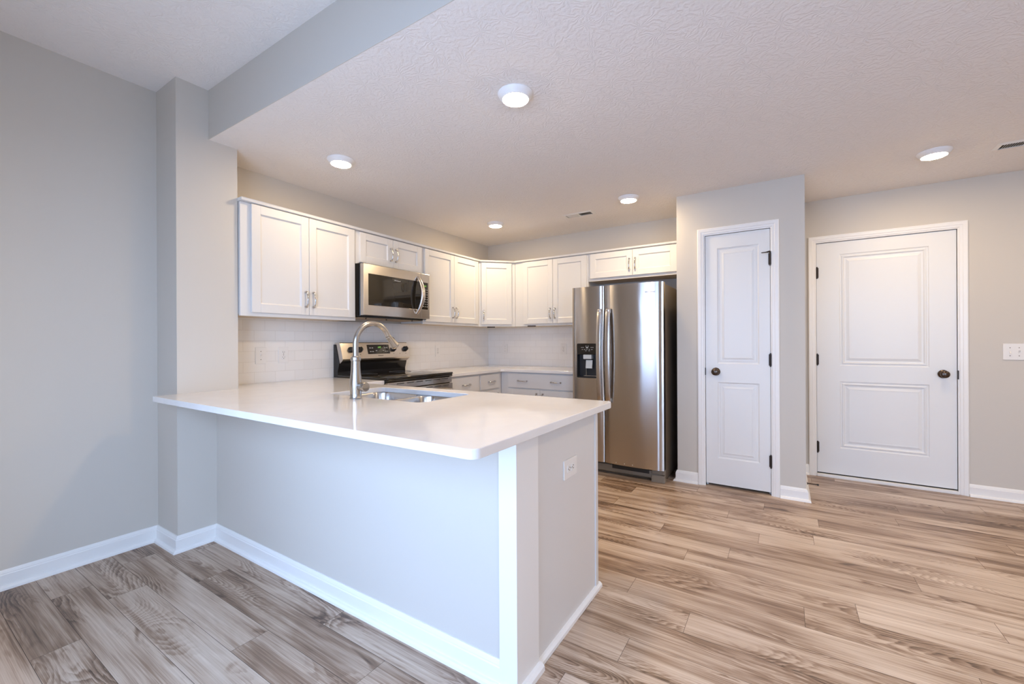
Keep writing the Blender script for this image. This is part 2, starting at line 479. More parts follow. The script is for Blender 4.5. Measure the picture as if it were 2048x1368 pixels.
# floor of individual planks
def make_floor():
    gp = bmesh.new(); uvp = gp.loops.layers.uv.new('plank'); uvi = gp.loops.layers.uv.new('plank_random')
    seams = [-0.494, -0.35, -0.206, -0.062, 0.082, 0.226, 0.370, 0.514, 0.658, 0.803, 0.948, 1.092, 1.247, 1.403, 1.553, 1.703, 1.853, 2.009, 2.160, 2.320, 2.470, 2.615, 2.760, 2.910, 3.060,
             3.210, 3.360, 3.505, 3.650, 3.795, 3.940, 4.090, 4.240, 4.390, 4.540, 4.690, 4.84]
    joint = {0.370: -2.416, 0.514: -2.906, 0.658: -2.68, 0.803: -1.822, 0.948: -2.49, 1.092: -2.88, 1.403: -0.757, 1.553: -0.533, 1.703: -0.755, 1.853: -0.357, 2.009: -0.64, 2.160: 0.068, 2.320: 0.265,
             2.470: -0.473, 2.615: -0.27, 2.760: -0.67, 2.910: -0.137, 3.060: -1.073, 3.210: -0.334, 3.360: -1.033, 3.505: -0.13, 3.650: -0.596, 3.940: 0.667, 4.090: 0.93}
    rnd = random.Random(11); g = 0.0007
    for y0, y1 in zip(seams, seams[1:]):
        j = joint.get(y0, rnd.uniform(-0.6, 0.6))
        x = j - 1.215 * math.ceil((j - XL + 0.3) / 1.215)
        while x < RIGHT + 0.15:
            a, b = max(x, XL - 0.1) + g, min(x + 1.215, RIGHT + 0.1) - g
            if b > a:
                f = gp.faces.new([gp.verts.new(q) for q in ((a, y0 + g, 0), (b, y0 + g, 0), (b, y1 - g, 0), (a, y1 - g, 0))])
                i1, i2 = rnd.random(), rnd.random()
                flip = rnd.choice((1, -1))
                for l in f.loops:
                    l[uvp].uv = ((l.vert.co.x - x) * flip, (l.vert.co.y - y0) * flip); l[uvi].uv = (i1, i2)
            x += 1.215
    me = bpy.data.meshes.new('floor'); gp.to_mesh(me); gp.free(); me.materials.append(M['floor'])
    o = bpy.data.objects.new('floor', me); C.objects.link(o)
    struct(o, 'greige wood-look plank floor across kitchen and living area', 'floor')
    u = G().box(XL - 0.1, RIGHT + 0.1, REAR - 0.1, YD + 0.1, -0.05, -0.0012).build('subfloor', M['seam'], o)
make_floor()

def sbox(name, b, m, label, cat):
    return struct(G().box(*b).build(name, m), label, cat)
sbox('wall_left', (XL - 0.12, XL, REAR, YK + 0.12, 0, ZL), M['paint'], 'long greige wall on the left running into the kitchen', 'wall')
sbox('wall_back', (XL, XA + 0.01, YK, YK + 0.12, 0, ZK), M['paint'], 'greige kitchen back wall behind the refrigerator', 'wall')
sbox('wall_right', (RIGHT, RIGHT + 0.12, REAR, YD + 0.12, 0, ZL), M['paint'], 'greige wall beyond the right edge', 'wall')
sbox('wall_pillar', (XL, XP, YP, YE, 0, ZL), M['paint'], 'narrow wall stub between living area and kitchen counter', 'wall')
sbox('wall_header', (XP, RIGHT, YB, YB + 0.003, ZK, ZL), M['paint'], 'dropped header between the high and the low ceiling', 'header')
sbox('wall_peninsula', (XP, -0.835, YH, 1.345, 0, 0.878), M['paint'], 'greige half wall under the peninsula overhang', 'half wall')
sbox('ceiling_living', (XL, RIGHT, REAR, YB, ZL, ZL + 0.1), M['ceil'], 'higher textured ceiling over the living area', 'ceiling')
G_ = G(); G_.box(XL, XP, YE, YD, ZK, ZK + 0.1); G_.box(XP, RIGHT, YB + 0.003, YD, ZK, ZK + 0.1)
struct(G_.build('ceiling_kitchen', M['ceil']), 'lower textured ceiling over the kitchen', 'ceiling')

# pantry box walls with a door opening, entry wall with a door opening
g = G()
PX0, PX1, PZ = -0.557, -0.090, 2.075
g.box(XA, PX0, YA, YA + 0.115, 0, ZK); g.box(PX1, XB, YA, YA + 0.115, 0, ZK); g.box(PX0, PX1, YA, YA + 0.115, PZ, ZK)
g.box(XA, XA + 0.1, YA + 0.115, YD + 0.1, 0, ZK); g.box(XB - 0.1, XB, YA + 0.115, YD + 0.1, 0, ZK); g.box(XA + 0.1, XB - 0.1, YK, YK + 0.1, 0, ZK)
struct(g.build('wall_pantry', M['paint']), 'greige pantry closet walls beside the refrigerator', 'wall')
g = G()
EX0, EX1, EZ = 0.238, 1.132, 2.062
g.box(XB, EX0, YD, YD + 0.13, 0, ZK); g.box(EX1, RIGHT, YD, YD + 0.13, 0, ZK); g.box(EX0, EX1, YD, YD + 0.13, EZ, ZK)
struct(g.build('wall_entry', M['paint']), 'greige wall around the wide white door', 'wall')

# rear wall with patio door and a dining window, both behind the camera
g = G()
g.box(XL, -1.90, REAR - 0.12, REAR, 0, ZL); g.box(-0.10, 0.8, REAR - 0.12, REAR, 0, ZL); g.box(2.3, RIGHT, REAR - 0.12, REAR, 0, ZL)
g.box(-1.90, -0.10, REAR - 0.12, REAR, 2.06, ZL); g.box(0.8, 2.3, REAR - 0.12, REAR, 2.05, ZL); g.box(0.8, 2.3, REAR - 0.12, REAR, 0, 0.6)
struct(g.build('wall_rear', M['paint']), 'greige wall behind the viewpoint with patio door and window', 'wall')
def window(name, x0, x1, z0, z1, mull, label):
    g = G(); t = 0.06
    g.box(x0, x1, REAR - 0.10, REAR - 0.02, z0, z0 + t); g.box(x0, x1, REAR - 0.10, REAR - 0.02, z1 - t, z1)
    for x in (x0, x1 - t): g.box(x, x + t, REAR - 0.10, REAR - 0.02, z0 + t, z1 - t)
    for x in mull: g.box(x - 0.035, x + 0.035, REAR - 0.10, REAR - 0.02, z0 + t, z1 - t)
    o = struct(g.build(name, M['white']), label, 'window')
    edges = [x0 + t] + [q for x in mull for q in (x - 0.035, x + 0.035)] + [x1 - t]
    for a, b in zip(edges[::2], edges[1::2]):
        G().box(a, b, REAR - 0.064, REAR - 0.058, z0 + t, z1 - t).build('pane', M['glass'], o)
window('window_1', -1.90, -0.10, 0.02, 2.06, (-1.00,), 'white framed glass patio door behind the viewpoint')
window('window_2', 0.8, 2.3, 0.6, 2.05, (1.55,), 'white framed dining window behind the viewpoint')

# backsplash tiles
sbox('wall_backsplash_left', (XL, XL + 0.008, YE, YK, 0.88, 1.385), M['tileY'], 'white subway tile backsplash on the range wall', 'backsplash')
sbox('wall_backsplash_back', (XL + 0.008, -1.70, YK - 0.008, YK, 0.88, 1.385), M['tileX'], 'white subway tile backsplash beside the refrigerator', 'backsplash')

# ------------------------------------------------------------------ baseboards (board plus shoe moulding)
HB = 0.092
def base_prof(h=HB, t=0.014, shoe=0.018):
    p = [(0, 0), (shoe + t - 0.001, 0), (shoe + t - 0.003, shoe * 0.55), (t + shoe * 0.45, shoe * 0.92), (t, shoe), (t, h * 0.76), (t - 0.003, h * 0.80), (t - 0.003, h * 0.84), (t - 0.007, h * 0.95), (t - 0.010, h), (0, h)]
    return p
def baseboard(name, path, label):
    """profile swept along a floor path with mitred corners; the room is on the right-hand side of the path"""
    P = [Vector(p) for p in path]; n = len(P); t = bmesh.new(); rings = []
    dirs = [(P[i + 1] - P[i]).normalized() for i in range(n - 1)]
    nor = [Vector((d.y, -d.x)) for d in dirs]
    for i in range(n):
        a, b = nor[max(i - 1, 0)], nor[min(i, n - 2)]
        m = (a + b) / (1 + a.dot(b))
        rings.append([t.verts.new((P[i].x + m.x * q[0], P[i].y + m.y * q[0], q[1])) for q in base_prof()])
    k = len(rings[0])
    for a, b in zip(rings, rings[1:]):
        for j in range(k): t.faces.new((a[j], b[j], b[(j + 1) % k], a[(j + 1) % k]))
    t.faces.new(rings[0]); t.faces.new(rings[-1][::-1])
    bmesh.ops.recalc_face_normals(t, faces=t.faces)
    g = G(); g.merge(t)
    return struct(g.build(name, M['white']), label, 'baseboard')
baseboard('baseboard_left', [(XL, REAR), (XL, YP), (XP, YP), (XP, YH), (-0.835, YH)], 'white baseboard along the left wall, round the stub and the peninsula half wall')
baseboard('baseboard_pantry_left', [(XA, YA + 0.3), (XA, YA), (-0.615, YA)], 'short white baseboard between refrigerator and pantry door')
baseboard('baseboard_pantry_right', [(-0.032, YA), (XB, YA), (XB, YD), (0.181, YD)], 'short white baseboard right of the pantry door, round the corner')
baseboard('baseboard_entry', [(1.190, YD), (RIGHT, YD)], 'white baseboard right of the wide white door')

# white post at the end of the half wall with its own foot
g = G()
g.box(-0.835, -0.763, YH - 0.014, 1.366, 0.0, 0.878)
pr = [(0, 0), (0.018, 0), (0.0165, 0.010), (0.008, 0.0165), (0, 0.018)]
g.prism([(YH - 0.014 - q[0], q[1]) for q in pr], 'x', -0.835, -0.763 + 0.004)
g.prism([(-0.763 + q[0] * 1.2, q[1] * 1.6) for q in pr], 'y', YH - 0.020, 1.372)
struct(g.build('trim_post', M['white']), 'white end post of the peninsula half wall', 'post')
g = G(); g.prism([(XQ + q[0], q[1] * 1.25) for q in pr], 'y', 1.372, 1.995)
struct(g.build('trim_shoe', M['white']), 'white shoe moulding along the peninsula end panel', 'moulding')

# ------------------------------------------------------------------ doors
def casing(g, x0, x1, z1, y, w=0.057):
    """three mitred sides round an opening, front facing -y"""
    prof = [(0.0, 0.009), (0.008, 0.011), (0.012, 0.015), (0.026, 0.016), (0.030, 0.019), (w - 0.006, 0.020), (w, 0.017), (w, 0.0)]
    t = bmesh.new()
    ring = []
    for d, h in prof:
        ring.append([t.verts.new(q) for q in ((x0 - d, y - h, 0), (x0 - d, y - h, z1 + d), (x1 + d, y - h, z1 + d), (x1 + d, y - h, 0))])
    inner = [t.verts.new(q) for q in ((x0, y + 0.03, 0), (x0, y + 0.03, z1), (x1, y + 0.03, z1), (x1, y + 0.03, 0))]
    ring = [inner] + ring
    for a, b in zip(ring, ring[1:]):
        for k in range(3): t.faces.new((a[k], a[k + 1], b[k + 1], b[k]))
    bmesh.ops.recalc_face_normals(t, faces=t.faces)
    g.merge(t)
    # stops of the jamb behind the edges of the door
    g.box(x0, x0 + 0.014, y + 0.0425, y + 0.055, 0, z1); g.box(x1 - 0.014, x1, y + 0.0425, y + 0.055, 0, z1); g.box(x0, x1, y + 0.0425, y + 0.055, z1 - 0.014, z1)
    g.box(x0 - 0.001, x0, y, y + 0.055, 0, z1); g.box(x1, x1 + 0.001, y, y + 0.055, 0, z1); g.box(x0, x1, y, y + 0.055, z1, z1 + 0.001)

def knob_part(parent, x, y, z):
    g = G()
    g.lathe([(0.0, 0), (0.032, 0), (0.033, 0.004), (0.030, 0.008), (0.016, 0.011), (0.012, 0.014), (0.0115, 0.03), (0.018, 0.036), (0.0265, 0.043), (0.029, 0.052), (0.027, 0.060), (0.019, 0.066), (0.0, 0.068)], (x, y, z), '-y', 32)
    return g.build('knob', M['bronze'], parent, auto=0.9)

def hinge_part(parent, x, y, z):
    g = G()
    g.cyl((x, y - 0.012, z - 0.045), (x, y - 0.012, z + 0.045), 0.0075, seg=12)
    for q in (-0.049, 0.049): g.lathe([(0, -0.004), (0.006, -0.003), (0.006, 0.003), (0, 0.004)], (x, y - 0.012, z + q), 'z', 12)
    g.box(x - 0.012, x + 0.012, y - 0.006, y - 0.001, z - 0.044, z + 0.044)
    return g.build('hinge', M['hinge'], parent, auto=0.7)

def door(name, x0, x1, z0, z1, y, panels, label, loops, knob, hinge_x, hinge_z):
    """slab front at y facing -y"""
    g = G()
    d = 0.035
    # stiles and rails round the panels
    xs = (panels[0][0], panels[0][1]); zs = sorted(panels, key=lambda p: p[2])
    g.box(x0, xs[0], y, y + d, z0, z1); g.box(xs[1], x1, y, y + d, z0, z1)
    prev = z0
    for p in zs:
        g.box(xs[0], xs[1], y, y + d, prev, p[2]); g.panel(p[0], p[1], p[2], p[3], y, loops); prev = p[3]
    g.box(xs[0], xs[1], y, y + d, prev, z1)
    g.box(xs[0], xs[1], y + 0.02, y + d, z0 + 0.01, z1 - 0.01)
    o = struct(g.build(name, M['door']), label, 'door')
    knob_part(o, knob[0], y, knob[1])
    for hz in hinge_z: hinge_part(o, hinge_x, y, hz)
    return o
LOOP = [(0.0, 0.0), (0.004, 0.005), (0.010, 0.009), (0.016, 0.009), (0.020, 0.006), (0.034, 0.006), (0.050, 0.001), (0.052, 0.0025)]
d1 = door('door_1', -0.5548, -0.0922, 0.022, 2.0725, YA + 0.004, [(-0.466, -0.168, 1.014, 1.962), (-0.466, -0.168, 0.236, 0.862)],
          'narrow white two-panel pantry door', LOOP, (-0.478, 0.948), -0.0915, (1.835, 1.051, 0.263))
g = G(); casing(g, -0.557, -0.090, 2.075, YA); g.build('casing', M['white'], d1)
g = G(); g.box(-0.5585, -0.5535, YA - 0.012, YA + 0.010, 0.918, 0.978); g.build('latch_plate', M['hinge'], d1)
# hinge pin door stop, a small lever on the top hinge
g = G()
g.tube([(-0.0915, YA - 0.012, 1.888), (-0.094, YA - 0.022, 1.890), (-0.118, YA - 0.030, 1.884), (-0.150, YA - 0.026, 1.884)], [0.006, 0.0055, 0.004, 0.003], 10)
g.cyl((-0.106, YA - 0.028, 1.887), (-0.106, YA - 0.004, 1.887), 0.0045, seg=10)
g.build('hinge_pin_stop', M['hinge'], d1, auto=0.7)

LOOP2 = [(0.0, 0.0), (0.006, 0.006), (0.014, 0.006), (0.020, 0.001), (0.026, 0.001), (0.034, 0.009), (0.044, 0.010), (0.066, 0.003), (0.070, 0.004)]
d2 = door('door_2', 0.2402, 1.1298, 0.034, 2.0597, YD + 0.006, [(0.404, 0.974, 0.980, 1.950), (0.404, 0.974, 0.262, 0.842)],
          'wide white two-panel entry door with bronze knob on its right', LOOP2, (1.052, 0.931), 0.244, (1.80, 1.031, 0.257))
g = G(); casing(g, 0.238, 1.132, 2.062, YD); g.build('casing', M['white'], d2)
g = G(); g.box(0.238, 1.132, YD - 0.022, YD + 0.05, 0.0, 0.024, 0.003); g.build('threshold', M['white'], d2)
g = G(); g.box(1.130, 1.136, YD - 0.014, YD + 0.012, 0.894, 0.962); g.build('strike_plate', M['hinge'], d2)
g = G(); g.box(0.243, 1.127, YD + 0.010, YD + 0.035, 0.024, 0.034); g.build('door_sweep', M['dark'], d2)
# dark-coloured sheets stand in for the shade behind both doors
sbox('shade_sheet_pantry', (PX0 - 0.02, PX1 + 0.02, YA + 0.11, YA + 0.13, 0, PZ + 0.02), M['dark'], 'dark sheet standing in for closet shade behind the pantry door', 'wall')
sbox('shade_sheet_entry', (EX0 - 0.02, EX1 + 0.02, YD + 0.125, YD + 0.14, 0, EZ + 0.02), M['dark'], 'dark sheet standing in for shade behind the wide door', 'wall')

# ------------------------------------------------------------------ cabinets (local frame: front faces -y, x to the right, z up)
def handle(parent, x, y, z, vertical=True, L=0.112):
    """arched pull with flared ends, standing off a front at y"""
    g = G(); n = 15; pts = []; rad = []
    for k in range(n):
        s = k / (n - 1); t = (s - 0.5) * L
        out = 0.012 + 0.019 * math.sin(PI * s) ** 0.7
        pts.append((x, y - out, z + t) if vertical else (x + t, y - out, z))
        e = abs(s - 0.5) * 2
        rad.append(0.0052 + 0.0022 * max(0, 1 - abs(e - 0.62) / 0.16) - 0.0012 * e)
    g.tube(pts, rad, 10, ref=(0, 1, 0))
    for sg in (-1, 1):
        t = sg * L * 0.47
        c = (x, y, z + t) if vertical else (x + t, y, z)
        g.lathe([(0.0, 0), (0.0085, 0), (0.0085, 0.003), (0.0055, 0.006), (0.0055, 0.014), (0.0075, 0.017), (0, 0.0185)], c, '-y', 12)
    return g.build('handle', M['chrome'], parent, auto=0.8)

SHAKER = [(0.0, 0.0), (0.0015, -0.0)]
def shaker(parent, name, x0, x1, z0, z1, y=-0.019, rail=0.057):
    g = G()
    g.box(x0, x0 + rail, y, 0, z0, z1, 0.0012, 1); g.box(x1 - rail, x1, y, 0, z0, z1, 0.0012, 1)
    g.box(x0 + rail, x1 - rail, y, 0, z0, z0 + rail, 0.0012, 1); g.box(x0 + rail, x1 - rail, y, 0, z1 - rail, z1, 0.0012, 1)
    g.panel(x0 + rail - 0.001, x1 - rail + 0.001, z0 + rail - 0.001, z1 - rail + 0.001, y, [(0.0, 0.002), (0.006, 0.0085), (0.009, 0.0105)])
    g.box(x0 + 0.01, x1 - 0.01, y + 0.012, -0.0005, z0 + 0.01, z1 - 0.01)
    return g.build(name, M['cab'], parent)

def wall_cabinet(label, loc, rz, w, h, doors, depth=0.300, mold_l=0.0, mold_r=0.0):
    """doors: (x0, x1, handle_x or None, handle_z)"""
    t = thing('wall_cabinet', label, 'cabinet', loc, rz, 'white shaker wall cabinets')
    g = G(); g.box(0.0005, w - 0.0005, 0.019, depth, 0.012, h); g.build('body', M['cab'], t)
    g = G(); g.box(0.0005, w - 0.0005, 0.0, 0.019, 0, h - 0.001, 0.0008, 1); g.build('face_frame', M['cab'], t)
    g = G(); g.box(0.002, w - 0.002, 0.019, depth, 0.004, 0.012); g.build('bottom_panel', M['cabunder'], t)
    g = G(); g.prism([(0.03, h), (-0.022, h), (-0.028, h + 0.004), (-0.030, h + 0.015), (-0.033, h + 0.020), (0.03, h + 0.020)], 'x', -mold_l, w + mold_r)
    g.build('top_molding', M['cab'], t)
    for x0, x1, z0, z1, hx, hz in doors:
        d = shaker(t, 'door', x0, x1, z0, z1)
        handle(d, hx, -0.019, hz)
    return t
XF = -2.93
def on_left(y0, z0): return (XF, y0, z0)
ZU = 1.378; HU = 2.113 - ZU
def duo(y0, ya, yb, yc, z0, zd0, zd1, hz):
    return [(ya - y0, yb - 0.0015 - y0, zd0 - z0, zd1 - z0, yb - 0.029 - y0, hz - z0), (yb + 0.0015 - y0, yc - y0, zd0 - z0, zd1 - z0, yb + 0.029 - y0, hz - z0)]
wall_cabinet('tall white two-door wall cabinet at the wall stub, left of the microwave', on_left(1.358, ZU), PI / 2, 2.226 - 1.358, HU, duo(1.358, 1.420, 1.817, 2.208, ZU, 1.403, 2.108, 1.514), mold_l=0.004)
wall_cabinet('short white two-door wall cabinet above the microwave', on_left(2.226, 1.846), PI / 2, 0.762, 2.113 - 1.846, duo(2.226, 2.262, 2.607, 2.960, 1.846, 1.858, 2.106, 1.970))
wall_cabinet('tall white two-door wall cabinet right of the microwave', on_left(2.988, ZU), PI / 2, 3.883 - 2.988, HU, duo(2.988, 3.005, 3.434, 3.850, ZU, 1.403, 2.106, 1.508))
YF = 4.183
def duo_x(x0, xa, xb, xc, z0, zd0, zd1, hz): return duo(x0, xa, xb, xc, z0, zd0, zd1, hz)
wall_cabinet('tall white two-door wall cabinet between corner cabinet and refrigerator', (-2.628, YF, ZU), 0, -1.725 + 2.628, HU, duo_x(-2.628, -2.512, -2.134, -1.742, ZU, 1.403, 2.104, 1.512))
wall_cabinet('short white two-door wall cabinet above the refrigerator', (-1.724, YF, 1.825), 0, 0.935, 2.113 - 1.825, duo_x(-1.724, -1.698, -1.256, -0.842, 1.825, 1.852, 2.104, 1.962), mold_r=-0.002)
# diagonal corner cabinet
t = thing('wall_cabinet', 'white one-door corner wall cabinet set diagonally', 'cabinet', (XF, 3.883, ZU), PI / 4, 'white shaker wall cabinets')
wd = 0.4257; k2 = math.sqrt(0.5)
g = G()
def loc45(wx, wy):  # world offset from the corner start to the rotated local frame
    return (wx * k2 + wy * k2, -wx * k2 + wy * k2)
poly = [loc45(0.012, 0.012), loc45(0.302 - 0.012, 0.300 - 0.0), loc45(0.302 - 0.0005, 0.300 + 0.30), loc45(-0.299, 0.300 + 0.30), loc45(-0.299, 0.0005)]
poly = [(0.014, 0.019), (wd - 0.014, 0.019)] + [loc45(0.3015, 0.602), loc45(-0.300, 0.602), loc45(-0.300, 0.0006)]
g.prism(poly, 'z', 0.012, HU); g.build('body', M['cab'], t)
g = G(); g.prism(poly, 'z', 0.004, 0.0119); g.build('bottom_panel', M['cabunder'], t)
g = G(); g.box(0.0005, wd - 0.0005, 0.0, 0.019, 0, HU - 0.001, 0.0008, 1); g.build('face_frame', M['cab'], t)
g = G(); g.prism([(0.03, HU), (-0.022, HU), (-0.028, HU + 0.004), (-0.030, HU + 0.015), (-0.033, HU + 0.020), (0.03, HU + 0.020)], 'x', 0.012, wd - 0.012); g.build('top_molding', M['cab'], t)
d = shaker(t, 'door', 0.026, wd - 0.046, 1.403 - ZU, 2.104 - ZU); handle(d, 0.050, -0.019, 1.505 - ZU)

def base_cabinet(label, loc, rz, w, fronts, depth=0.60, h=0.878):
    """fronts: ('drawer', x0, x1, z0, z1, [handle xs]) or ('door', x0, x1, z0, z1, handle_x)"""
    t = thing('base_cabinet', label, 'cabinet', loc, rz, 'white base cabinets')
    g = G(); g.box(0.0005, w - 0.0005, 0.0195, depth, 0.10, h); g.box(0.0005, w - 0.0005, 0.075, depth, 0, 0.10); g.build('body', M['cab'], t)
    g = G(); g.box(0.0005, w - 0.0005, 0.0, 0.019, 0.10, h, 0.0008, 1); g.build('face_frame', M['cab'], t)
    for f in fronts:
        if f[0] == 'drawer':
            g = G(); g.box(f[1], f[2], -0.019, -0.0003, f[3], f[4], 0.0015, 1); d = g.build('drawer', M['cab'], t)
            for hx in f[5]: handle(d, hx, -0.019, (f[3] + f[4]) / 2, False, 0.115)
        else:
            d = shaker(t, 'door', f[1], f[2], f[3], f[4]); handle(d, f[5], -0.019, f[4] - 0.09)
    return t
XBF = -2.629
base_cabinet('white base cabinet next to the range with one drawer', (XBF, 2.992, 0), PI / 2, 0.472, [('drawer', 0.018, 0.460, 0.708, 0.858, [0.255]), ('door', 0.018, 0.460, 0.12, 0.690, 0.05)])
base_cabinet('white base cabinet in the counter corner with a narrower drawer', (XBF, 3.465, 0), PI / 2, 0.4198, [('drawer', 0.020, 0.356, 0.708, 0.858, [0.205]), ('door', 0.020, 0.356, 0.12, 0.690, 0.32)])
base_cabinet('white base cabinet left of the refrigerator, wide drawer with two pulls', (XBF + 0.001, 3.885, 0), 0, 0.909, [('drawer', 0.100, 0.889, 0.712, 0.862, [0.285, 0.680]), ('door', 0.100, 0.4925, 0.12, 0.697, 0.455), ('door', 0.4965, 0.889, 0.12, 0.697, 0.530)])
base_cabinet('white base cabinet between peninsula and range', (XBF, 1.990, 0), PI / 2, 0.232, [('drawer', 0.015, 0.217, 0.708, 0.858, [0.116]), ('door', 0.015, 0.217, 0.12, 0.690, 0.18)])
# peninsula cabinets behind the half wall; their backs and end panel
t = thing('peninsula_cabinet', 'white sink cabinet run of the peninsula with plain end panel', 'cabinet', (-2.629, 1.366, 0))
bx, by = -2.629, 1.366
g = G(); g.box(0, XQ - 0.019 - bx, 0.0, 0.575, 0.10, 0.68); g.box(0, XQ - 0.019 - bx, 0.0, 0.50, 0, 0.10); g.build('body', M['cab'], t)
g = G(); g.box(XQ - 0.0185 - bx, XQ - bx, 0.0005, 0.578, 0.0, 0.878); g.build('end_panel', M['cab'], t)
g = G(); g.box(0, XQ - 0.02 - bx, 0.5755, 0.595, 0.10, 0.878); g.box(XQ - 0.0195 - bx, XQ + 0.006 - bx, 0.5785, 0.607, 0.02, 0.878, 0.001, 1); g.build('face_frame', M['cab'], t)

# ------------------------------------------------------------------ countertops
ZT, ZB = 0.909, 0.8788
CX, CY0, CY1 = -0.705, 0.911, 2.008
outer = [(XP + 0.0005, YE + 0.001), (XP + 0.0005, CY0 + 0.012), (XP + 0.0125, CY0)]
outer += [(CX - 0.03 + 0.03 * math.sin(a), CY0 + 0.03 - 0.03 * math.cos(a)) for a in [PI / 2 * k / 14 for k in range(15)]]
outer += [(CX - 0.03 + 0.03 * math.cos(a), CY1 - 0.03 + 0.03 * math.sin(a)) for a in [PI / 2 * k / 14 for k in range(15)]]
outer += [(-2.59, CY1), (-2.59, 2.2255), (XL + 0.009, 2.2255), (XL + 0.009, YE + 0.001)]
SX0, SX1, SY0, SY1 = -2.225, -1.480, 1.490, 1.890
hole = rrect(SX0, SX1, SY0, SY1, 0.045)
top1 = slab('countertop', [outer, hole], ZB, ZT, M['quartz'], 0.003)
tag(top1, 'white quartz peninsula countertop with the sink cut out', 'countertop')
outer2 = [(XL + 0.009, 2.9895), (-2.59, 2.9895), (-2.59, 3.815), (-2.56, 3.845), (-1.70, 3.845), (-1.70, YK - 0.009), (XL + 0.009, YK - 0.009)]
top2 = slab('countertop', [outer2], ZB, ZT, M['quartz'], 0.003)
tag(top2, 'white quartz countertop round the kitchen corner, right of the range', 'countertop')

# ------------------------------------------------------------------ sink and faucet
sk = thing('kitchen_sink', 'stainless double bowl sink set under the peninsula countertop', 'sink', (-1.8525, 1.69, 0.70))
def bowl(x0, x1, y0, y1, ox0, ox1, oy0, oy1):
    bx, by, bz = sk.location
    t = bmesh.new(); n = 8; rings = []
    def ring(pts, z): rings.append([t.verts.new((p[0] - bx, p[1] - by, z - bz)) for p in pts])
    ring(rrect(ox0, ox1, oy0, oy1, 0.001, n), 0.8785)
    ring(rrect(x0, x1, y0, y1, 0.075, n), 0.8785)
    ring(rrect(x0 + 0.003, x1 - 0.003, y0 + 0.003, y1 - 0.003, 0.073, n), 0.870)
    ring(rrect(x0 + 0.012, x1 - 0.012, y0 + 0.012, y1 - 0.012, 0.068, n), 0.735)
    ring(rrect(x0 + 0.03, x1 - 0.03, y0 + 0.03, y1 - 0.03, 0.055, n), 0.712)
    ring(rrect(x0 + 0.06, x1 - 0.06, y0 + 0.06, y1 - 0.06, 0.04, n), 0.705)
    for a, b in zip(rings, rings[1:]):
        m_ = len(a)
        for k in range(m_): t.faces.new((a[k], b[k], b[(k + 1) % m_], a[(k + 1) % m_]))
    t.faces.new(rings[-1])
    bmesh.ops.recalc_face_normals(t, faces=t.faces)
    for f in t.faces:
        if f.normal.z < -0.9: f.normal_flip()
    g = G(); g.merge(t)
    o = g.build('bowl', M['sinksteel'], sk, auto=0.6)
    g = G(); c = ((x0 + x1) / 2 - bx, (y0 + y1) / 2 - by, 0.7052 - bz)
    g.lathe([(0, 0.001), (0.03, 0.001), (0.036, 0.004), (0.044, 0.003), (0.045, 0)], c, 'z', 24); g.build('drain', M['chrome'], o, auto=0.6)
mid = -1.848
bowl(SX0 - 0.004, mid - 0.012, SY0 - 0.004, SY1 + 0.004, SX0 - 0.022, mid, SY0 - 0.022, SY1 + 0.022)
bowl(mid + 0.012, SX1 + 0.004, SY0 - 0.004, SY1 + 0.004, mid, SX1 + 0.022, SY0 - 0.022, SY1 + 0.022)

fx, fy = -1.888, 1.434
fa = thing('kitchen_faucet', 'tall brushed nickel gooseneck faucet with pull-down head beside the sink', 'faucet', (fx, fy, ZT))
g = G()
g.lathe([(0, 0.0004), (0.031, 0.0004), (0.0315, 0.004), (0.029, 0.009), (0.0285, 0.03), (0.0305, 0.055), (0.031, 0.075), (0.029, 0.10), (0.0255, 0.13), (0.0235, 0.155), (0.0225, 0.185), (0.0225, 0.196), (0.0255, 0.199), (0.0260, 0.207), (0.0255, 0.215), (0.021, 0.218), (0.0185, 0.222), (0, 0.222)], (0, 0, 0), 'z', 32)
g.build('body', M['nickel'], fa, auto=0.5)
g = G(); pts = [(0, 0, 0.221), (0, 0, 0.25), (0, 0.000, 0.275)]
R_, cyc, czc = 0.1125, 0.1125, 0.283
for k in range(0, 24):
    a = PI - (PI * 0.865) * k / 23
    pts.append((0, cyc + R_ * math.cos(a), czc + R_ * math.sin(a)))
g.tube(pts, 0.0145, 18, ref=(1, 0, 0)); g.build('spout', M['nickel'], fa, smooth=False, auto=0.5)
p0 = Vector(pts[-1]); dr = (Vector(pts[-1]) - Vector(pts[-2])).normalized()
dr = (Vector((0, 0.293, 0.246)) - p0).normalized()
g = G(); prof = [(0.0, 0.0145), (0.003, 0.0155), (0.010, 0.0158), (0.02, 0.016), (0.045, 0.0195), (0.068, 0.0225), (0.074, 0.0240), (0.080, 0.0240), (0.084, 0.0215), (0.0855, 0.017)]
g.tube([p0 + dr * q[0] for q in prof], [q[1] for q in prof], 24, ref=(1, 0, 0)); sh = g.build('spray_head', M['nickel'], fa, auto=0.6)
sidev = dr.cross(Vector((1, 0, 0))).normalized()
if sidev.y < 0: sidev = -sidev
g = G(); q = p0 + dr * 0.022 + sidev * 0.017; q2 = p0 + dr * 0.05 + sidev * 0.0215
g.tube([q, (q + q2) / 2 + sidev * 0.001, q2], [0.0025, 0.0035, 0.003], 10); g.build('spray_button', M['blackplastic'], sh, auto=0.8)
g = G()
g.lathe([(0, 0), (0.021, 0.0), (0.022, 0.006), (0.0215, 0.022), (0.0225, 0.026), (0.024, 0.030), (0.024, 0.050), (0.0225, 0.054), (0, 0.056)], (0.020, 0.006, 0.063), 'x', 28); g.build('handle', M['nickel'], fa, auto=0.5)
for ch in fa.children:
    pass

# ------------------------------------------------------------------ range
RY0, RY1 = 2.2285, 2.9865
rg = thing('electric_range', 'stainless range with black glass cooktop against the tiled wall', 'range', (XL + 0.012, RY0, 0), PI / 2)
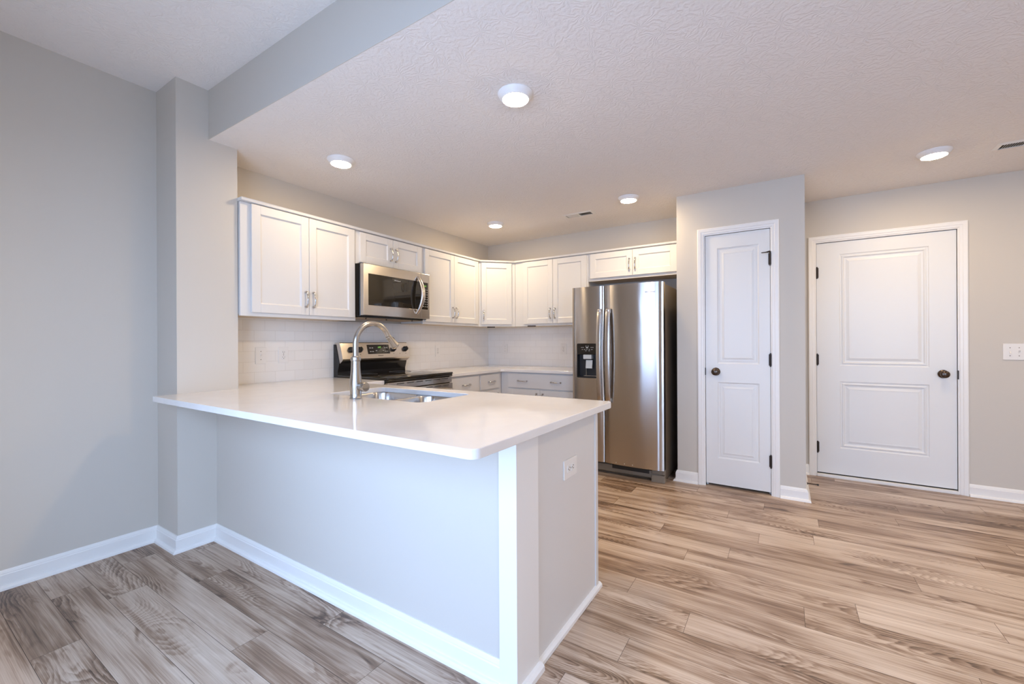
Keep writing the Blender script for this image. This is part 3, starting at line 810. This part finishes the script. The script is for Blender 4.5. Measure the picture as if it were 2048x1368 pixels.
# local: x along the wall, front faces -y; back at y = 0
rw = RY1 - RY0
g = G(); g.box(0.001, rw - 0.001, -0.635, -0.002, 0.02, 0.895, 0.003, 1)
for x in (0.05, rw - 0.05):
    for y in (-0.58, -0.06): g.cyl((x, y, 0.0), (x, y, 0.03), 0.018)
g.build('body', M['black'], rg)
g = G(); g.box(-0.002, rw + 0.002, -0.672, -0.055, 0.911, 0.930, 0.006, 3); g.box(0.001, rw - 0.001, -0.668, -0.055, 0.893, 0.9112, 0.004, 2); ct = g.build('cooktop', M['glassblack'], rg, auto=0.6)
for (x, y, r) in ((0.2, -0.48, 0.1), (0.56, -0.48, 0.085), (0.2, -0.2, 0.075), (0.56, -0.2, 0.1)):
    g = G(); g.lathe([(r - 0.0015, 0.9300), (r - 0.0015, 0.9304), (r, 0.9304), (r, 0.9300)], (x, y, 0), 'z', 48); g.build('burner_ring', M['darkprint'], ct)
# backguard: black riser and slanted stainless control panel
g = G(); g.prism([(-0.002, 0.895), (-0.058, 0.895), (-0.055, 0.955), (-0.072, 1.008), (-0.075, 1.030), (-0.030, 1.186), (-0.002, 1.186)], 'x', 0.0, rw); g.build('backguard', M['black'], rg)
SL0, SL1 = (-0.121, 1.048), (-0.075, 1.192)
g = G(); g.prism([(-0.010, 1.1995), (-0.076, 1.202), (-0.081, 1.196), (-0.121, 1.062), (-0.117, 1.050), (-0.084, 1.026), (-0.074, 1.028), (-0.040, 1.15), (-0.010, 1.187)], 'x', 0.004, rw - 0.004); pn = g.build('control_panel', M['steelflat'], rg)
pv = Vector((0, -0.081, 1.196)); pw = Vector((0, -0.121, 1.062)); pn_dir = (pw - pv).normalized(); nrm = Vector((0, -pn_dir.z, pn_dir.y)) * -1
nrm = Vector((0, -0.958, 0.286))
def on_panel(x, s, off=0.0):
    p = pv + pn_dir * s + nrm * off; return Vector((x, p.y, p.z))
tilt = math.atan2(0.286, 0.958)
def knob_range(x):
    c = on_panel(x, 0.060)
    t_ = bmesh.new()
    g = G(); g.lathe([(0, 0), (0.026, 0), (0.026, 0.005), (0.021, 0.007), (0.0195, 0.026), (0.018, 0.029), (0, 0.029)], (0, 0, 0), '-y', 28)
    g.box(-0.004, 0.004, -0.036, -0.028, -0.019, 0.019, 0.002, 2)
    o = g.build('knob', M['blackplastic'], rg, auto=0.6); o.location = c; o.rotation_euler = (-tilt, 0, 0)
    return o
for x in (0.098, 0.188, 0.565, 0.715): knob_range(x)
g = G(); g.box(0.272, 0.520, -0.004, 0.002, -0.043, 0.043, 0.003, 2); ds = g.build('display', M['glassblack'], rg); ds.location = on_panel(0, 0.058); ds.rotation_euler = (-tilt, 0, 0)
text('clock_digits', '4:02', 0.022, M['green'], ds, (0.405, -0.0045, 0.016))
for i, (x, z) in enumerate(((0.30, 0.012), (0.325, 0.012), (0.30, -0.022), (0.325, -0.022), (0.365, -0.014), (0.445, -0.014), (0.468, 0.012), (0.49, 0.012), (0.468, -0.022), (0.49, -0.022))):
    g = G(); g.box(x - 0.008, x + 0.008, -0.0046, -0.004, z - 0.003, z + 0.003); g.build('key_mark', M['print'], ds)
text('maker_mark', 'Whirlpool', 0.014, M['darkprint'], rg, on_panel(0.405, 0.118, 0.0006), (PI / 2 - tilt, 0, 0))
for i, x in enumerate((0.098, 0.188, 0.565, 0.640, 0.715)):
    g = G(); g.box(-0.006, 0.006, -0.0006, 0.0002, -0.002, 0.002); o = g.build('knob_mark', M['darkprint'], rg); o.location = on_panel(x, 0.104); o.rotation_euler = (-tilt, 0, 0)
# oven front: vent strip, door, handle, drawer
g = G(); g.box(0.003, rw - 0.003, -0.662, -0.636, 0.838, 0.888, 0.003, 2); vs = g.build('front_trim', M['steelflat'], rg)
for k in range(6):
    g = G(); x = 0.10 + k * 0.105; g.box(x, x + 0.075, -0.6632, -0.6615, 0.872, 0.878); g.build('vent_slot', M['slot'], vs)
g = G(); g.box(0.003, rw - 0.003, -0.672, -0.636, 0.215, 0.832, 0.005, 2); dv = g.build('oven_door', M['steelflat'], rg)
for k in range(6):
    g = G(); x = 0.10 + k * 0.105; g.box(x, x + 0.075, -0.6732, -0.6715, 0.815, 0.820); g.build('vent_slot', M['slot'], dv)
g = G(); g.box(0.12, rw - 0.12, -0.675, -0.670, 0.36, 0.66, 0.002, 1); g.build('oven_window', M['glassblack'], dv)
g = G(); g.tube([(0.05, -0.70, 0.775), (0.08, -0.718, 0.775), (rw / 2, -0.722, 0.775), (rw - 0.08, -0.718, 0.775), (rw - 0.05, -0.70, 0.775)], 0.012, 14)
for x in (0.055, rw - 0.055): g.cyl((x, -0.671, 0.775), (x, -0.712, 0.775), 0.011)
g.build('oven_handle', M['steelflat'], dv, auto=0.6)
g = G(); g.box(0.003, rw - 0.003, -0.668, -0.636, 0.07, 0.208, 0.005, 2); g.build('storage_drawer', M['steelflat'], rg)

# ------------------------------------------------------------------ over-the-range microwave
mw = thing('microwave', 'stainless microwave with dark window hung over the range', 'microwave', (XL + 0.009, 2.2285, 1.408), PI / 2)
mwv = 0.757; MH = 0.4365; fy0 = -0.352       # body front (local y)
g = G(); g.box(0.001, mwv - 0.001, fy0 + 0.0005, -0.001, 0.008, MH, 0.002, 1)
g.box(0.03, mwv - 0.03, fy0 + 0.02, -0.03, 0.0, 0.009); g.build('body', M['black'], mw)
g = G(); g.box(0.02, mwv - 0.02, fy0 + 0.05, -0.05, -0.004, 0.001); und = g.build('underside', M['wood'], mw)
for x, y in ((0.10, fy0 + 0.055), (0.62, fy0 + 0.055), (0.33, fy0 + 0.07)):
    g = G(); g.cyl((x, y, -0.012), (x, y, 0.0), 0.006, seg=10); g.build('mounting_screw', M['hinge'], mw)
DX = 0.642; yF = fy0 - 0.042                 # door/panel split, front surface
wx0, wx1, wz0, wz1 = 0.052, 0.640, 0.098, 0.352
g = G()                                       # door frame of four bars round the window
g.box(0.002, wx0, yF, fy0, 0.014, MH - 0.004, 0.004, 2); g.box(wx0 - 0.006, DX, yF + 0.0002, fy0, 0.014, wz0, 0.003, 2); g.box(wx0 - 0.006, DX, yF + 0.0002, fy0, wz1, MH - 0.004, 0.003, 2)
md = g.build('door', M['steelflat'], mw)
g = G(); g.box(wx0 - 0.002, wx1, yF + 0.0025, fy0, wz0 - 0.001, wz1 + 0.001); mwin = g.build('window', M['glassblack'], md)
g = G(); n = 17; pts = []; rad = []
for k in range(n):
    s = k / (n - 1); a = math.sin(PI * s)
    pts.append((0.592 - 0.006 * math.cos(PI * s) + 0.014 * a, yF - 0.002 - 0.058 * a ** 0.75, 0.056 + 0.338 * s)); rad.append(0.010 + 0.010 * a ** 0.8)
g.tube(pts, rad, 14, squash=1.25, ref=(0, 1, 0)); g.build('handle', M['steelflat'], md, auto=0.8)
g = G(); g.box(DX + 0.002, mwv - 0.002, yF + 0.0002, fy0, 0.014, 0.100, 0.003, 2); g.box(DX + 0.002, mwv - 0.002, yF + 0.0002, fy0, 0.350, MH - 0.004, 0.003, 2); g.box(mwv - 0.024, mwv - 0.002, yF, fy0, 0.014, MH - 0.004, 0.004, 2)
cpn = g.build('control_panel', M['steelflat'], mw)
g = G(); g.box(DX + 0.002, mwv - 0.022, yF + 0.002, fy0, 0.099, 0.351); kp = g.build('keypad', M['glassblack'], cpn)
kx0 = DX + 0.03
text('clock_digits', '4:02', 0.018, M['green'], cpn, (kx0 + 0.025, yF + 0.0015, 0.318))
for r in range(8):
    for c in range(3):
        g = G(); x = kx0 + 0.003 + c * 0.024; z = 0.284 - r * 0.0225; g.box(x - 0.005, x + 0.005, yF + 0.0014, yF + 0.0022, z - 0.003, z + 0.003); g.build('key', M['print'], cpn)
text('maker_mark', 'Whirlpool', 0.017, M['print'], md, (0.36, yF + 0.0019, 0.328))

# ------------------------------------------------------------------ refrigerator
FX0, FX1, FYF, FH = -1.672, -0.849, 3.660, 1.700
fr = thing('refrigerator', 'tall stainless side-by-side refrigerator with dispenser', 'refrigerator', (FX0, FYF, 0))
fw_, sp = FX1 - FX0, 0.310     # width, split between the doors
g = G(); g.box(0.004, fw_ - 0.004, 0.075, 0.80, 0.03, FH - 0.012, 0.004, 2)
g.box(0.02, fw_ - 0.02, 0.12, 0.70, 0.0, 0.035); g.build('body', M['fridgeside'], fr)
for x in (0.04, fw_ - 0.14):
    g = G(); g.box(x, x + 0.10, 0.072, 0.14, FH - 0.013, FH - 0.001, 0.004, 2); g.build('hinge_cover', M['greyplastic'], fr)
def curved_door(x0, x1, z0, z1, bulge, hole=None, n=18):
    """door with a gently bowed front; hole = (x0, x1, z0, z1) left open"""
    t = bmesh.new()
    xs = [x0 + (x1 - x0) * k / n for k in range(n + 1)]; zs = [z0, z1]
    if hole:
        xs = sorted(set(xs) | {hole[0], hole[1]}); xs = [x for x in xs if not any(abs(x - q) < 0.004 and x != q for q in hole[:2])]; zs = [z0, hole[2], hole[3], z1]
    def yy(x):
        s = (x - x0) / (x1 - x0); e = min(s, 1 - s) * (x1 - x0)
        return -bulge * (1 - (2 * s - 1) ** 2) + 0.007 * max(0, 1 - e / 0.008) ** 2
    P = {}
    for i, x in enumerate(xs):
        for j, z in enumerate(zs): P[i, j] = t.verts.new((x, yy(x), z))
    for i in range(len(xs) - 1):
        for j in range(len(zs) - 1):
            if hole and j == 1 and hole[0] - 1e-6 <= xs[i] and xs[i + 1] <= hole[1] + 1e-6: continue
            t.faces.new((P[i, j], P[i + 1, j], P[i + 1, j + 1], P[i, j + 1]))
    yb = 0.068
    B = {}
    for i, x in enumerate((x0, x1)):
        for j, z in enumerate((z0, z1)): B[i, j] = t.verts.new((x, yb, z))
    m = len(zs) - 1; k = len(xs) - 1
    t.faces.new([P[0, j] for j in range(m + 1)] + [B[0, 1], B[0, 0]])
    t.faces.new([P[k, j] for j in range(m, -1, -1)] + [B[1, 0], B[1, 1]])
    t.faces.new([P[i, 0] for i in range(k, -1, -1)] + [B[0, 0], B[1, 0]])
    t.faces.new([P[i, m] for i in range(k + 1)] + [B[1, 1], B[0, 1]])
    t.faces.new((B[0, 0], B[0, 1], B[1, 1], B[1, 0]))
    bmesh.ops.recalc_face_normals(t, faces=t.faces)
    g = G(); g.merge(t); return g, yy
HX0, HX1, HZ0, HZ1 = 0.047, 0.254, 0.866, 1.184
g, yL = curved_door(0.0, sp - 0.003, 0.118, FH, 0.011, (HX0, HX1, HZ0, HZ1)); dl = g.build('door', M['steel'], fr, auto=0.5)
g, yR = curved_door(sp + 0.003, fw_, 0.118, FH, 0.019); dr_ = g.build('door', M['steel'], fr, auto=0.5)
g = G(); g.box(sp - 0.012, sp + 0.012, 0.040, 0.07, 0.118, FH - 0.004); g.build('door_gasket', M['blackplastic'], fr)
def fridge_handle(parent, x, yv):
    g = G(); n = 25; z0, z1 = 0.655, 1.492; pts = []
    for k in range(n):
        s = k / (n - 1); pts.append((x, yv - 0.020 - 0.034 * math.sin(PI * s) ** 0.6, z0 + (z1 - z0) * s))
    g.prism([(p[1] - 0.0085, p[2]) for p in pts] + [(p[1] + 0.0085, p[2]) for p in reversed(pts)], 'x', x - 0.021, x + 0.021)
    bmesh.ops.remove_doubles(g.bm, verts=g.bm.verts, dist=1e-6)
    bmesh.ops.bevel(g.bm, geom=[e for e in g.bm.edges if len(e.link_faces) == 2 and e.calc_face_angle(0) > 0.9], offset=0.004, segments=3, profile=0.5, affect='EDGES')
    for z in (z0 + 0.02, z1 - 0.02): g.box(x - 0.013, x + 0.013, yv - 0.036, yv + 0.010, z - 0.018, z + 0.018, 0.003, 2)
    g.build('handle', M['steelflat'], parent, auto=0.7)
fridge_handle(dl, sp - 0.032, yL(sp - 0.04)); fridge_handle(dr_, sp + 0.048, yR(sp + 0.055))
# dispenser set into the left door
yo = yL(0.15)
g = G(); g.box(HX0 - 0.004, HX1 + 0.002, 0.052, 0.062, HZ0 - 0.003, HZ1 + 0.003)
g.box(HX0 - 0.003, HX0 + 0.006, yo + 0.004, 0.06, HZ0, HZ1); g.box(HX1 - 0.006, HX1 + 0.002, yo + 0.004, 0.06, HZ0, HZ1); g.box(HX0, HX1, yo + 0.006, 0.06, HZ0 - 0.002, HZ0 + 0.012)
dsp = g.build('dispenser', M['blackplastic'], dl)
g = G(); g.box(HX0 + 0.001, HX1 - 0.001, yo + 0.003, 0.055, 1.082, HZ1 - 0.001, 0.003, 2); g.build('dispenser_panel', M['glassblack'], dl)
g = G()
lp1 = rrect(HX0 - 0.003, HX1 + 0.003, HZ0 - 0.004, HZ1 + 0.003, 0.012); lp2 = rrect(HX0 + 0.0015, HX1 - 0.0015, HZ0 + 0.0015, HZ1 - 0.0015, 0.010)
for i in range(len(lp1)):
    j = (i + 1) % len(lp1)
    yy_ = lambda p: yL(min(max(p[0], 0.02), sp - 0.02)) - 0.0018
    g.face([(lp1[i][0], yy_(lp1[i]), lp1[i][1]), (lp1[j][0], yy_(lp1[j]), lp1[j][1]), (lp2[j][0], yy_(lp2[j]), lp2[j][1]), (lp2[i][0], yy_(lp2[i]), lp2[i][1])])
    g.face([(lp2[i][0], yy_(lp2[i]), lp2[i][1]), (lp2[j][0], yy_(lp2[j]), lp2[j][1]), (lp2[j][0], 0.02, lp2[j][1]), (lp2[i][0], 0.02, lp2[i][1])])
g.build('dispenser_bezel', M['chrome'], dl)
g = G(); g.box(0.108, 0.190, yo + 0.006, 0.052, 1.040, 1.0815, 0.006, 2); g.build('ice_chute', M['lightplastic'], dl)
g = G(); g.prism([(0.018, 1.03), (0.030, 1.03), (0.020, 0.955), (0.008, 0.955)], 'x', 0.128, 0.190); g.build('paddle', M['lightplastic'], dl)
g = G(); g.box(0.110, 0.250, yo + 0.010, 0.05, 0.882, 0.889, 0.002, 1); g.box(0.122, 0.125, 0.030, 0.045, 0.889, 0.955); g.build('drip_tray', M['greyplastic'], dl)
g = G(); cz = 1.152; cx = 0.150
g.prism([(cx - 0.013, cz + 0.012), (cx - 0.009, cz - 0.012), (cx + 0.009, cz - 0.012), (cx + 0.013, cz + 0.012), (cx + 0.009, cz + 0.012), (cx + 0.0065, cz - 0.003), (cx - 0.0065, cz - 0.003), (cx - 0.009, cz + 0.012)], 'y', yo + 0.0022, yo + 0.003)
g.build('cup_symbol', M['print'], dl)
for x, z in ((0.096, 1.147), (0.112, 1.147), (0.190, 1.147), (0.206, 1.147), (0.104, 1.128), (0.126, 1.128), (0.148, 1.128), (0.172, 1.128), (0.196, 1.128), (0.138, 1.116), (0.170, 1.116)):
    g = G(); g.box(x - 0.006, x + 0.006, yo + 0.0022, yo + 0.003, z - 0.0017, z + 0.0017); g.build('key_mark', M['print'], dl)
text('maker_mark', 'Whirlpool', 0.0195, M['darkprint'], dr_, (0.718, yR(0.718) - 0.0022, 1.617), (PI / 2, 0, 0.10))
g = G(); g.box(0.03, fw_ - 0.03, 0.055, 0.10, 0.030, 0.092, 0.003, 1); gr = g.build('base_grille', M['greyplastic'], fr)
g = G(); g.box(sp + 0.05, fw_ - 0.135, 0.0545, 0.0556, 0.062, 0.100); g.build('grille_opening', M['slot'], gr)
for x in (0.004, fw_ - 0.116):
    g = G(); g.box(x, x + 0.112, 0.045, 0.105, 0.0, 0.064, 0.004, 2); g.box(x + 0.004, x + 0.108, 0.046, 0.105, 0.070, 0.108, 0.004, 2); g.build('foot_cover', M['greyplastic'], fr)
for x in (sp + 0.110, sp + 0.185, sp + 0.255):
    g = G(); g.lathe([(0, 0), (0.004, 0), (0.003, 0.002), (0, 0.0025)], (x, yR(x), 0.135), '-y', 10); g.build('door_plug', M['lightplastic'], dr_)

# ------------------------------------------------------------------ outlets and switches (local: front faces -y, centre at the origin)
def plate_mesh(w, h):
    cu = slab('tmp_plate', [rrect(-w / 2, w / 2, -h / 2, h / 2, 0.004)], 0.0, 0.0055, M['plate'], 0.0018)
    me = cu.data; bpy.data.objects.remove(cu)
    me.transform(Matrix.Rotation(PI / 2, 4, 'X'))
    return me
def screw(parent, x, z):
    g = G(); g.lathe([(0, 0), (0.0034, 0), (0.003, 0.001), (0, 0.0013)], (x, -0.0055, z), '-y', 12); g.box(x - 0.0027, x + 0.0027, -0.0072, -0.0066, z - 0.0004, z + 0.0004); g.build('screw', M['greyplastic'], parent)
def plate_obj(parent, w, h):
    me = plate_mesh(w, h); me.name = 'cover_plate'; o = bpy.data.objects.new('cover_plate', me); C.objects.link(o); o.parent = parent; return o
def duplex(parent, sideways=False, decora=False):
    for s in (-1, 1):
        cx, cz = (s * 0.0195, 0) if sideways else (0, s * 0.0195)
        g = G(); w, h = (0.0135, 0.0165) if not sideways else (0.0135, 0.0165)
        g.box(cx - 0.0135, cx + 0.0135, -0.0072, -0.005, cz - 0.0150, cz + 0.0150, 0.0022, 2); r = g.build('receptacle', M['plate'], parent)
        g = G()
        def sl(dx, dz, a, b):
            if sideways: dx, dz, a, b = dz, dx, b, a
            g.box(cx + dx - a, cx + dx + a, -0.0078, -0.0070, cz + dz - b, cz + dz + b)
        sl(-0.0062, 0.003, 0.0011, 0.0042); sl(0.0062, 0.003, 0.0011, 0.0036); sl(0.0, -0.0075, 0.0022, 0.0022)
        g.build('slot', M['slot'], r)
    screw(parent, 0, 0)
def toggle(parent, x, up=True):
    g = G(); g.box(x - 0.0055, x + 0.0055, -0.0066, -0.005, -0.012, 0.012, 0.0006, 1)
    sgn = 1 if up else -1
    g.prism([(-0.006, -0.005), (-0.006, 0.005), (-0.018, sgn * 0.012 + 0.003), (-0.018, sgn * 0.012 - 0.003)], 'x', x - 0.004, x + 0.004)
    g.build('toggle', M['plate'], parent); screw(parent, x, 0.030); screw(parent, x, -0.030)
XT = XL + 0.0085; YT = YK - 0.0085
def on_tile_left(y, z): return (XT, y, z)
o1 = thing('power_outlet', 'white duplex outlet on the tile just left of the range', 'outlet', on_tile_left(1.800, 1.110), PI / 2, 'outlets on the walls')
plate_obj(o1, 0.076, 0.122); duplex(o1)
dup(o1, on_tile_left(3.518, 1.107), PI / 2, 'white duplex outlet on the tile right of the range')
dup(o1, (-2.158, YT, 1.116), 0, 'white duplex outlet on the tile close to the refrigerator')
s1 = thing('light_switch', 'white single toggle switch on the tile near the wall stub', 'switch', on_tile_left(1.633, 1.110), PI / 2, 'switches on the walls')
plate_obj(s1, 0.076, 0.122); toggle(s1, 0)
dup(s1, (-2.972, YT, 1.116), 0, 'white single toggle switch on the back tile near the corner')
s2 = thing('light_switch', 'white wide toggle switch plate on the wall right of the entry door', 'switch', (1.4305, YD - 0.0003, 1.1095), 0, 'switches on the walls')
plate_obj(s2, 0.118, 0.120); toggle(s2, -0.023, False); toggle(s2, 0.023, True)
o2 = thing('power_outlet', 'white outlet mounted sideways on the peninsula end panel', 'outlet', (XQ + 0.0003, 1.662, 0.664), PI / 2, 'outlets on the walls')
plate_obj(o2, 0.126, 0.080); duplex(o2, True)

# ------------------------------------------------------------------ ceiling lights and vents
def ceiling_light(label, x, y, k):
    t = thing('ceiling_light', label, 'light', (x, y, ZK), 0, 'round ceiling lights')
    g = G(); g.lathe([(0.070, 0.0), (0.088, 0.0), (0.089, 0.003), (0.087, 0.007), (0.072, 0.024), (0.0665, 0.030), (0.065, 0.0305), (0.065, 0.026)], (0, 0, 0), '-z', 48); g.build('trim_ring', M['ring'], t, auto=0.7)
    g = G(); g.lathe([(0.0, 0.037), (0.026, 0.0365), (0.050, 0.0345), (0.0625, 0.0310), (0.0647, 0.027)], (0, 0, 0), '-z', 48); g.build('lens', lens(k), t, smooth=True)
    return t
ceiling_light('round ceiling light over the sink end of the peninsula, largest in view', -1.131, 1.811, 1.0)
ceiling_light('round ceiling light near the wall stub', -2.535, 1.816, 0.52)
ceiling_light('round ceiling light near the far kitchen corner', -2.547, 3.671, 0.75)
ceiling_light('round ceiling light in front of the refrigerator', -1.130, 3.644, 0.95)
ceiling_light('round ceiling light in front of the wide entry door', 0.838, 3.880, 0.85)

def vent(label, x, y, open_l, open_r):
    t = thing('ceiling_vent', label, 'vent', (x, y, ZK), 0, 'ceiling air vents')
    w, d = 0.305, 0.127; g = G()
    lo = [(-w / 2, -d / 2), (w / 2, -d / 2), (w / 2, d / 2), (-w / 2, d / 2)]; li = [(-w / 2 + 0.024, -d / 2 + 0.022), (w / 2 - 0.024, -d / 2 + 0.022), (w / 2 - 0.024, d / 2 - 0.022), (-w / 2 + 0.024, d / 2 - 0.022)]
    for i in range(4):
        j = (i + 1) % 4
        g.face([(*lo[i], -0.001), (*lo[j], -0.001), (*li[j], -0.008), (*li[i], -0.008)]); g.face([(*lo[i], -0.0002), (*lo[j], -0.0002), (*lo[j], -0.001), (*lo[i], -0.001)])
        g.face([(*li[i], -0.008), (*li[j], -0.008), (*li[j], -0.001), (*li[i], -0.001)])
    g.box(-0.006, 0.006, -d / 2 + 0.022, d / 2 - 0.022, -0.008, -0.0012); g.build('frame', M['plate'], t)
    g = G(); g.face([(*li[0], -0.0015), (*li[1], -0.0015), (*li[2], -0.0015), (*li[3], -0.0015)]); g.build('duct_opening', M['slot'], t)
    n = 9
    for side, lean in ((-1, open_l), (1, open_r)):
        for k in range(n):
            g = G(); cx = side * (0.014 + 0.105 * (k + 0.5) / n); s = 0.0046 * lean
            g.prism([(cx - s, -0.0016), (cx - s + 0.0012, -0.0016), (cx + s + 0.0012, -0.0085), (cx + s, -0.0085)], 'y', li[0][1], li[2][1]); g.build('slat', M['plate'], t)
    return t
vent('white air vent in the ceiling above the refrigerator run', -1.683, 3.855, -1.0, 1.0)
vent('white air vent in the ceiling near the entry wall', 1.300, 4.005, -1.0, 1.0)

# ------------------------------------------------------------------ small things
# spring door stop screwed into the pantry side baseboard
g = G()
pts = []
for k in range(90):
    a = 2 * PI * k / 9; pts.append((0.006 + 0.062 * k / 89, 0.0042 * math.cos(a), 0.0042 * math.sin(a)))
ds_ = thing('door_stop', 'dark spring door stop low on the pantry corner baseboard', 'door stop', (XB + 0.0142, 4.16, 0.052))
g.tube(pts, 0.0016, 6); g.cyl((0, 0, 0), (0.07, 0, 0), 0.0024, seg=8); g.build('spring', M['hinge'], ds_)
g = G(); g.lathe([(0, 0), (0.010, 0), (0.010, 0.003), (0.006, 0.008), (0, 0.008)], (0.0002, 0, 0), 'x', 16); g.build('base', M['hinge'], ds_)
g = G(); g.lathe([(0, 0), (0.0065, 0), (0.0072, 0.006), (0.0065, 0.013), (0, 0.014)], (0.066, 0, 0), 'x', 16); g.build('tip', M['blackplastic'], ds_, auto=0.7)
# two small dark brackets under the wall cabinets by the corner
b1 = G().box(-0.045, 0.045, -0.014, 0.014, -0.012, 0.0, 0.002, 1).build('cabinet_bracket', M['hinge'])
b1.location = (-2.905, 4.085, ZU + 0.0035); b1.rotation_euler = (0, 0, PI / 4); tag(b1, 'small dark bracket under the corner wall cabinet', 'bracket', 'brackets under the wall cabinets')
b2 = b1.copy(); C.objects.link(b2); b2.location = (-2.360, 4.095, ZU + 0.0035); b2.rotation_euler = (0, 0, 0.3); b2['label'] = 'small bracket under the wall cabinet left of the refrigerator'
